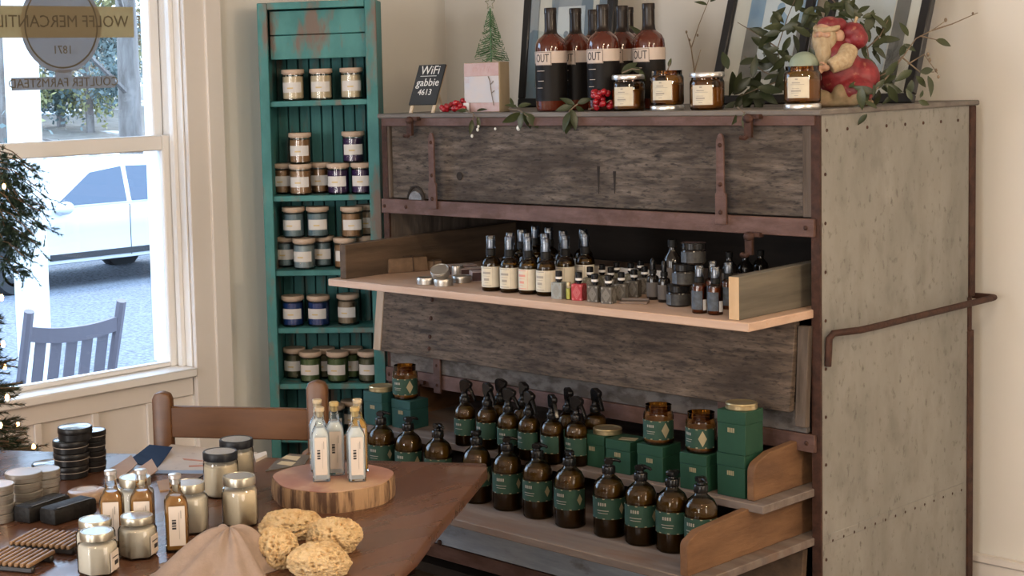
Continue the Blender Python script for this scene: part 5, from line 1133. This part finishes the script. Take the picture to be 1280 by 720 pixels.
def hex_jar(label, u, v, r, h, lidm, cream, lab=True, rot=0.25):
    p = tz(u, v); t = thing('hexagonal_jar', label, 'jar', (p.x, p.y, ZT), FACE+rot, 'hexagonal jars on the table')
    def hx(q, z): return (q, z)
    G = lambda pr: MB().lathe(pr, 6, a0=FR-PI/6, a1=FR-PI/6+2*PI)
    obj('glass', G([(0,0),(r*.93,0),(r,.005),(r,h*.68),(r*.93,h*.74)]).join(MB().lathe([(r*.84,h*.76),(r*.72,h*.8),(r*.72,h*.92)], 24)), JGLASS, t, local=True, bev=.002)
    obj('cream', G([(0,.003),(r*.88,.003),(r*.95,.006),(r*.95,h*.67),(r*.85,h*.72),(0,h*.72)]), cream, t, local=True, bev=.002)
    q = r*.82
    l = obj('lid', MB().lathe([(q*.96,h*.82),(q,h*.83),(q*1.01,h*.97),(q*.97,h),(q*.9,h),(q*.88,h-.001),(0,h-.001)], 28), lidm, t, local=True); obj('lid_disc', MB().lathe([(0,h-.0006),(q*.86,h-.0006)], 26), SILT, l, local=True)
    if lab:
        y = -r*math.cos(PI/6)-.0012; pl_ = obj('paper_label', MB().b(-r*.45, r*.45, y, y+.0008, h*.1, h*.55).xf(Matrix.Rotation(PI/3, 4, 'Z')), TAGW, t, local=True)
        obj('print', MB().b(-.002, r*.34, y-.0006, y-.0001, h*.22, h*.32).b(-r*.3, r*.34, y-.0006, y-.0001, h*.40, h*.42).xf(Matrix.Rotation(PI/3, 4, 'Z')), INK, pl_, local=True)
hex_jar('hexagonal jar of cream with dull metal lid beside the black-lidded jars', 301, 655, .037, .092, GLDL, CRM, False, .5)
hex_jar('short hexagonal jar of white cream, in front at the bottom left', 123, 716, .035, .073, GLDL, SAGW)
hex_jar('short hexagonal jar of white cream behind the front left one', 121, 700, .035, .073, GLDL, SAGW)
hex_jar('short hexagonal jar of white cream right of the front left pair', 173, 695, .035, .073, GLDL, SAGW)
hex_jar('taller sage hexagonal jar behind the right amber oil bottle', 238, 664, .036, .092, GLDL, SAGW, False)
hex_jar('taller sage hexagonal jar behind the middle amber oil bottle', 171, 656, .036, .092, GLDL, SAGW, False)
# ---- stacks of tins
BTIN = mat('black_tin', (.008,.0075,.008), rough=.35, spec=.3); RIMT = mat('tin_rim', (.33,.28,.24), rough=.4, metal=.5); PALET = mat('pale_lid', (.44,.41,.40), rough=.3, metal=.3)
def stack(u, v, n, r, h, body, lid, label, grp, jit=.002):
    p = tz(u, v); rr = random.Random(int(u)); nm = ['lowest', 'second lowest', 'third', 'fourth', 'fifth']
    for i in range(n):
        where = 'topmost' if i == n-1 else nm[i]
        t = thing('balm_tin', '%s, %s of its stack' % (label, where), 'tin', (p.x+rr.uniform(-jit, jit), p.y+rr.uniform(-jit, jit), ZT+i*(h+.0004)), 0, grp)
        P(t, 'tin_base', 'st_b%s%.3f%.3f' % (body.name, r, h), lambda: MB().cyl(r, 0, h*.6, 30, ch=.0015), body)
        P(t, 'tin_lid', 'st_l%s%.3f%.3f' % (body.name, r, h), lambda: MB().lathe([(r+.0006,h*.52),(r+.0012,h*.56),(r+.0012,h*.94),(r,h),(r*.92,h)], 30), body)
        P(t, 'lid_disc', 'st_d%s%.3f%.3f' % (lid.name, r, h), lambda: MB().lathe([(r*.92,h),(r*.9,h-.0006),(0,h-.0006)], 30), lid)
        P(t, 'rim_line', 'st_r%.3f%.3f' % (r, h), lambda: MB().lathe([(r+.0008,h*.48),(r+.0016,h*.49),(r+.0016,h*.53),(r+.0008,h*.54)], 30), RIMT)
stack(90, 595, 3, .0365, .0262, BTIN, SILT, 'wide black tin in the front stack', 'black tins'); 
p = tz(90, 595); t = thing('balm_tin', 'wide black tin set on top of the front black stack, shifted right', 'tin', (p.x+.007, p.y+.008, ZT+3*.0266), 0, 'black tins')
for nm_, k_, m_ in (('tin_base', 'st_bblack_tin0.0370.026', BTIN),):
    pass
obj('tin_base', MB().cyl(.0355, 0, .016, 30, ch=.0015), BTIN, t, local=True); obj('tin_lid', MB().lathe([(.0361,.014),(.0367,.015),(.0367,.0255),(.0355,.027),(.033,.027)], 30), BTIN, t, local=True); obj('lid_disc', MB().lathe([(.033,.027),(.032,.0264),(0,.0264)], 30), SILT, t, local=True)
stack(117, 587, 4, .0285, .0215, BTIN, SILT, 'small black tin in the rear stack', 'black tins')
stack(62, 592, 1, .036, .024, BTIN, SILT, 'wide black tin lying alone behind the silver stacks', 'black tins')
stack(31, 634, 4, .035, .0175, TINM, PALET, 'silver tin in the front silver stack', 'silver tins'); stack(57, 627, 4, .029, .0165, TINM, PALET, 'silver tin in the rear silver stack', 'silver tins'); stack(-3, 651, 4, .033, .0175, TINM, PALET, 'silver tin in the stack cut by the left picture edge', 'silver tins')
# round soap
p = tz(109, 626); t = thing('round_soap', 'round tan soap wrapped in clear film behind the oil bottle', 'soap', (p.x, p.y, ZT), 0)
obj('soap', MB().lathe([(0,0),(.034,0),(.039,.005),(.04,.014),(.037,.021),(.03,.024),(0,.024)], 32), mat('tan_soap', (.32,.2,.125), (.37,.25,.165), (20,20,20), rough=.45, coat=.4), t, local=True); obj('label_disc', MB().lathe([(0,.0244),(.02,.0244)], 24), mat('pale_sticker', (.6,.56,.54), rough=.4), t, local=True)
# black soap bars leaning on each other
def charcoal_bar(label, u, v, L_, rot, tilt, z):
    p = tz(u, v); t = thing('charcoal_soap', label, 'soap', (p.x, p.y, ZT+z), (tilt, 0, rot), 'charcoal soap bars')
    m = MB().b(-L_/2, L_/2, -.023, .023, 0, .032); obj('bar', m, mat('charcoal_black', (.006,.0055,.005), (.014,.012,.011), (60,60,60), rough=.55, bump=.3, spec=.3), t, local=True, bev=.007, seg=2)
    obj('worn_edge', MB().b(-L_/2*.8, L_/2*.8, -.0205, -.016, .0318, .0326), mat('grey_wear', (.09,.085,.08), rough=.6), t, local=True, bev=.0008)
charcoal_bar('charcoal black soap bar lying at the left', 53, 645, .115, FACE+.98, 0, 0); charcoal_bar('charcoal black soap bar resting beside the other one', 86, 648, .11, FACE+.9, 0, 0)
# bamboo soap dishes with slats
SLATM = mat('bamboo_slat', (.19,.105,.05), (.26,.155,.08), (40,40,8), rough=.45); RAILM = mat('dark_dish_rail', (.02,.016,.014), rough=.4)
def soap_dish(label, u, v, n, rot):
    p = tz(u, v); t = thing('slatted_soap_dish', label, 'soap dish', (p.x, p.y, ZT), rot, 'slatted bamboo soap dishes'); W_ = .0115*n
    for y in (-.032, .032): obj('dish_rail', MB().b(-W_/2, W_/2, y-.006, y+.006, 0, .012), RAILM, t, local=True, bev=.003)
    for i in range(n): obj('slat', cm('dish_slat', lambda: MB().b(-.0034, .0034, -.045, .045, .012, .019), SLATM, bev=.0015), parent=t, loc=(-W_/2+.0058+i*.0115, 0, 0))
soap_dish('slatted bamboo soap dish behind the front one', 65, 684, 11, FACE-.35); soap_dish('slatted bamboo soap dish cut by the bottom left corner', 22, 707, 9, FACE-.35)
# ---- sponges
SPG = mat('sea_sponge', (.58,.37,.17), (.70,.51,.28), (60,60,60), lo=.35, hi=.6, rough=.95, bump=.9, bscale=(140,140,140), sss=.1)
def sponge(label, u, v, rx_, ry_, rz_, rot, seed):
    p = tz(u, v); bm = bmesh.new(); bmesh.ops.create_icosphere(bm, subdivisions=6, radius=1)
    for w_ in bm.verts:
        c = w_.co.copy(); q = c*1.0 + Vector((seed*3.1, seed, 0))
        k = 1 + .11*noise.noise(q*1.3) + .05*noise.noise(q*2.9) + .04*noise.noise(q*9)
        d, _ = noise.voronoi(q*2.6); big = noise.noise(q*1.7+Vector((9,0,0)))
        if big > -.05: k -= .15*max(0, 1-d[0]/.22)**.7
        d2, _ = noise.voronoi(q*4.6); k -= .26*max(0, 1-d2[0]/.38)**.6
        d3, _ = noise.voronoi(q*11); k -= .09*max(0, 1-d3[0]/.42)**.7
        c = c*k; z = c.z*rz_; w_.co = Vector((c.x*rx_, c.y*ry_, max(z, -rz_*.62)))
    me = bpy.data.meshes.new('sponge'); bm.to_mesh(me); bm.free(); me.shade_smooth(); me.materials.append(SPG)
    o = obj('sea_sponge', me, loc=(p.x, p.y, ZT+rz_*.62)); o.rotation_euler = (0, 0, rot); tag(o, label, 'sponge', 'sea sponges on the table')
sponge('flattened yellow sea sponge at the back of the heap', 365, 670, .060, .038, .030, FACE, 1)
sponge('yellow sea sponge in front with many pores', 399, 717, .054, .038, .033, FACE, 2)
sponge('folded yellow sea sponge at the right of the heap', 418, 688, .051, .040, .036, FACE+.35, 3)
sponge('holey yellow sea sponge next to the beige cloth', 345, 706, .043, .038, .040, FACE+.3, 4)
# ---- beige cloth draped over something
CLO = mat('beige_linen', (.245,.18,.14), (.285,.21,.168), (50,50,50), rough=.95, bump=.15, bscale=(250,250,250))
p = tz(284, 712); bm_ = MB(); NA, NR = 96, 26
for j in range(NR+1):
    s = j/NR
    for i in range(NA):
        a = 2*PI*i/NA; fold = 1 + .10*s*math.sin(5*a+.6) + .06*s*math.sin(9*a+2) + .03*s*math.sin(14*a); tail = 1 + .6*max(0, math.cos(a - 3.5))**4*s
        z = .072*max(0, 1-s**2.1)**1.25 * (1 + .16*math.sin(4*a+.8)*s) + .007*math.sin(PI*s)*math.sin(6*a+1) + .003*math.sin(PI*s)*math.sin(13*a)
        bm_.v.append(Vector((.088*s*fold*tail*math.cos(a) + .006*(1-s), .085*s*fold*tail*math.sin(a), max(.002+.003*(1-s), z))))
for j in range(NR):
    for i in range(NA): bm_.f.append((j*NA+i, j*NA+(i+1) % NA, (j+1)*NA+(i+1) % NA, (j+1)*NA+i))
o = obj('linen_cloth', bm_, CLO, loc=(p.x, p.y, ZT), sharp=180); o.rotation_euler = (0, 0, FACE); tag(o, 'beige linen cloth heaped at the front edge of the view', 'cloth')
o.modifiers.new('thickness', 'SOLIDIFY').thickness = .002
# ---- papers, envelopes, cards on the table
def sheet(name, label, cat, pts, mt, th=.0015, dz=0, bend=None, kids=()):
    q = [tz(u, v, dz) for u, v in pts]; c = sum(q, Vector())/len(q); c.z = ZT+dz
    t = thing(name, label, cat, c, 0); obj('sheet', MB().prism([(a.x, a.y) for a in q], ZT+dz, ZT+dz+th, 'z'), mt, t)
    for nm, pp, m_ in kids: obj(nm, MB().prism([(tz(u, v, dz+th).x, tz(u, v, dz+th).y) for u, v in pp], ZT+dz+th+.0001, ZT+dz+th+.0005, 'z'), m_, t)
    return t
MAPP = mat('printed_map_paper', (.45,.395,.345), (.40,.355,.32), (22,22,22), c3=(.30,.25,.23), scale3=(40,40,10), lo3=.62, hi3=.68, rough=.6); BLUP = mat('navy_card', (.006,.020,.06), rough=.8, spec=.15); KRAF = mat('kraft_paper', (.31,.18,.095), (.34,.21,.115), (30,30,30), rough=.7)
sheet('printed_leaflet', 'pale printed leaflet with blue border spread before the chair', 'paper', [(214,556),(322,566),(297,593),(190,592),(186,578)], MAPP, .0012, 0, kids=(('blue_strip', [(186,588),(262,588),(262,592),(190,592)], mat('steel_blue_ink', (.18,.24,.36), rough=.6)), ('rust_line', [(228,573),(268,577),(268,578.2),(230,575)], mat('rust_ink', (.38,.16,.10), rough=.6)), ('rust_line', [(236,582),(256,581),(256,583),(236,584)], MT['rust_ink'])))
# navy card and the two kraft envelopes: curled sheets
def curl(name, label, cat, a, b, c, d, lift0, lift1, mt, sag=.0):
    A_, B_2, C_, D_ = [tz(u, v) for u, v in (a, b, c, d)]; n = 8; m = MB(); th = Vector((0,0,.0012))
    for i in range(n+1):
        s = i/n; L0 = A_.lerp(D_, s); R0 = B_2.lerp(C_, s); z = lift0*(1-s)**1.5 + lift1*s**1.5 + .0015; m.v += [Vector((L0.x, L0.y, ZT+z)), Vector((R0.x, R0.y, ZT+z))]
    k = len(m.v); m.v += [v - th for v in m.v]
    for i in range(n): q = i*2; m.f += [(q, q+1, q+3, q+2), (k+q+2, k+q+3, k+q+1, k+q), (q, q+2, k+q+2, k+q), (q+3, q+1, k+q+1, k+q+3)]
    m.f += [(0, k, k+1, 1), (2*n, 2*n+1, k+2*n+1, k+2*n)]
    o = obj(name, m, mt, sharp=60); return tag(o, label, cat)
curl('navy_card', 'navy blue card standing up against the leaflet', 'card', (187,563), (216,566), (196,586), (158,577), .012, .0, BLUP)
curl('kraft_envelope', 'tan kraft envelope nearest the navy card, left one', 'envelope', (164,575), (172,586), (148,602), (134,590), .010, .004, KRAF)
curl('kraft_envelope', 'tan kraft envelope to the right, curling upwards', 'envelope', (190,581), (198,595), (164,612), (150,600), .012, .004, KRAF)
sheet('kraft_card', 'small kraft card lying behind the middle oil bottle', 'card', [(196,603),(216,600),(222,612),(200,615)], KRAF, .003)
WPAP = mat('white_paper', (.62,.58,.53), rough=.6); sheet('white_note', 'thin white paper strip between the jars and the wood slice', 'paper', [(318,571),(333,567),(334,571),(320,578)], WPAP, .006)
DCARD = mat('dark_card', (.07,.055,.04), (.13,.11,.08), (60,60,60), rough=.5)
sheet('seed_card', 'dark patterned card with pale windows left of the wood slice', 'card', [(345,577),(362,568),(388,570),(381,581),(332,590)], DCARD, .002, kids=(('pale_window', [(352,573),(358,569.5),(376,571),(371,576)], mat('pale_yellow_print', (.5,.42,.27), rough=.6)), ('pale_window', [(346,580),(352,576.5),(370,578),(364,582.5)], MT['pale_yellow_print'])))
WB = thing('brush_handle', 'thin dark pen lying before the leaflet', 'pen', tz(250, 600)); obj('shaft', MB().tube([tz(239,604,.003), tz(250,597,.003), tz(258,592,.003)], .0016, 6), BLKM, WB); obj('tip', MB().tube([tz(237.5,605,.003), tz(239,604,.003)], .0012, 6, rr=[.0004, .0015]), SILV, WB)
# ================================================================== christmas tree at the left edge and its upper boughs, added as a separate piece before the window
NEED = mat('fir_needles', (.02,.045,.022), (.045,.085,.04), (30,30,30), rough=.6); NEEDB = mat('upper_needles', (.05,.10,.07), (.09,.15,.10), (30,30,30), rough=.6)
BULB = mat('warm_bulb', (1,.55,.25), emit=(1,.42,.14), es=14)
def fir_twig(m, a, b, rr, dens=60, ln=.022):
    d = (b-a); L_ = d.length; d = d.normalized()
    for i in range(dens):
        s = rr.random()**.8; q = a.lerp(b, s); e = Vector((rr.uniform(-1,1), rr.uniform(-1,1), rr.uniform(-1,1))); e = (e - d*e.dot(d)).normalized()
        t = (d*.75 + e*.75).normalized()*ln*rr.uniform(.7, 1.15)*(1.1-.4*s); w_ = t.cross(e+d*.1).normalized()*.0011; f = e.cross(t).normalized()*.0011
        m.add([q-w_, q+w_, q+t], [(0,1,2)]); m.add([q-f, q+f, q+t], [(0,1,2)])
tb = at_y(-46, 560, 1.95); rt = random.Random(5)
xt = thing('christmas_tree', 'small dark green christmas tree with warm lights at the left edge', 'tree', (tb.x, tb.y, 0))
HT = at_y(-40, 296, 1.95).z; 
obj('trunk', MB().tube([(tb.x, tb.y, 0), (tb.x, tb.y, HT)], .014, 8, rr=[.02, .004]), STEM, xt)
mb1 = MB(); mb2 = MB(); bul = []
for k in range(320):
    f = rt.random()**.75; z = HT - f*(HT-.35); rad = (.06 + .22*(HT-z)/(HT-.35)) * rt.uniform(.75, 1.05); a = rt.uniform(0, 2*PI)
    c = Vector((tb.x, tb.y, z)); e = c + Vector((math.cos(a)*rad, math.sin(a)*rad, .02 - .12*rad*rt.random()))
    mb1.tube([c, e], .0022, 4); fir_twig(mb2, c.lerp(e, .25), e, rt, int(60+260*rad), .026)
    for s_ in (-1, 1):
        g_ = c.lerp(e, .55); e2 = g_ + Vector((math.cos(a+s_*.6)*rad*.45, math.sin(a+s_*.6)*rad*.45, -.01)); mb1.tube([g_, e2], .0016, 4); fir_twig(mb2, g_, e2, rt, int(40+110*rad), .024)
    if k % 5 == 0: bul.append(e)
obj('branches', mb1, STEM, xt); o = obj('needles', mb2, NEED, xt); o['kind'] = 'stuff'
bm2 = mesh(MB().ball((0,0,0), (.005,.005,.008), 8, 6), BULB, name='light_bulb')
for b in bul + [at_y(4, 430, 1.82), at_y(9, 497, 1.80), at_y(13, 590, 1.78), at_y(2, 372, 1.85)]: obj('light_bulb', bm2, parent=xt, loc=b - xt.location)
cbp = at_x(-5, 205, -3.95); cb = thing('upper_boughs', 'feathery upper boughs of the christmas tree before the window at the left edge', 'greenery', cbp)
m1 = MB(); m2 = MB(); rc_ = random.Random(12)
for i in range(46):
    u, v = rc_.uniform(2, 64), rc_.uniform(206, 345); u = min(u, 64 - abs(v-255)*.28 + rc_.uniform(-6, 6))
    e = at_x(u, v, -3.95 + rc_.uniform(-.07, .07)); s = at_x(-12 + rc_.uniform(-6, 6), v - rc_.uniform(10, 40), -3.95); mid = s.lerp(e, .5) + Vector((0, 0, .015)); m1.tube([s, mid, e], .0015, 4)
    for j in range(9):
        q = s.lerp(e, .2+.8*j/8); fir_twig(m2, q, q + Vector((rc_.uniform(-.04,.04), rc_.uniform(-.04,.05), rc_.uniform(-.06,.01))), rc_, 44, .018)
obj('hanging_cord', MB().tube([at_x(-14, 225, -3.95), Vector((at_x(-14, 225, -3.95).x, at_x(-14, 225, -3.95).y, ZC))], .002, 5), STEM, cb)  # unseen cord added to carry the separate upper boughs
obj('stems', m1, STEM, cb); o = obj('needles', m2, NEEDB, cb); o['kind'] = 'stuff'
obj('light_bulb', bm2, parent=cb, loc=at_x(5, 233, -3.9) - cbp)
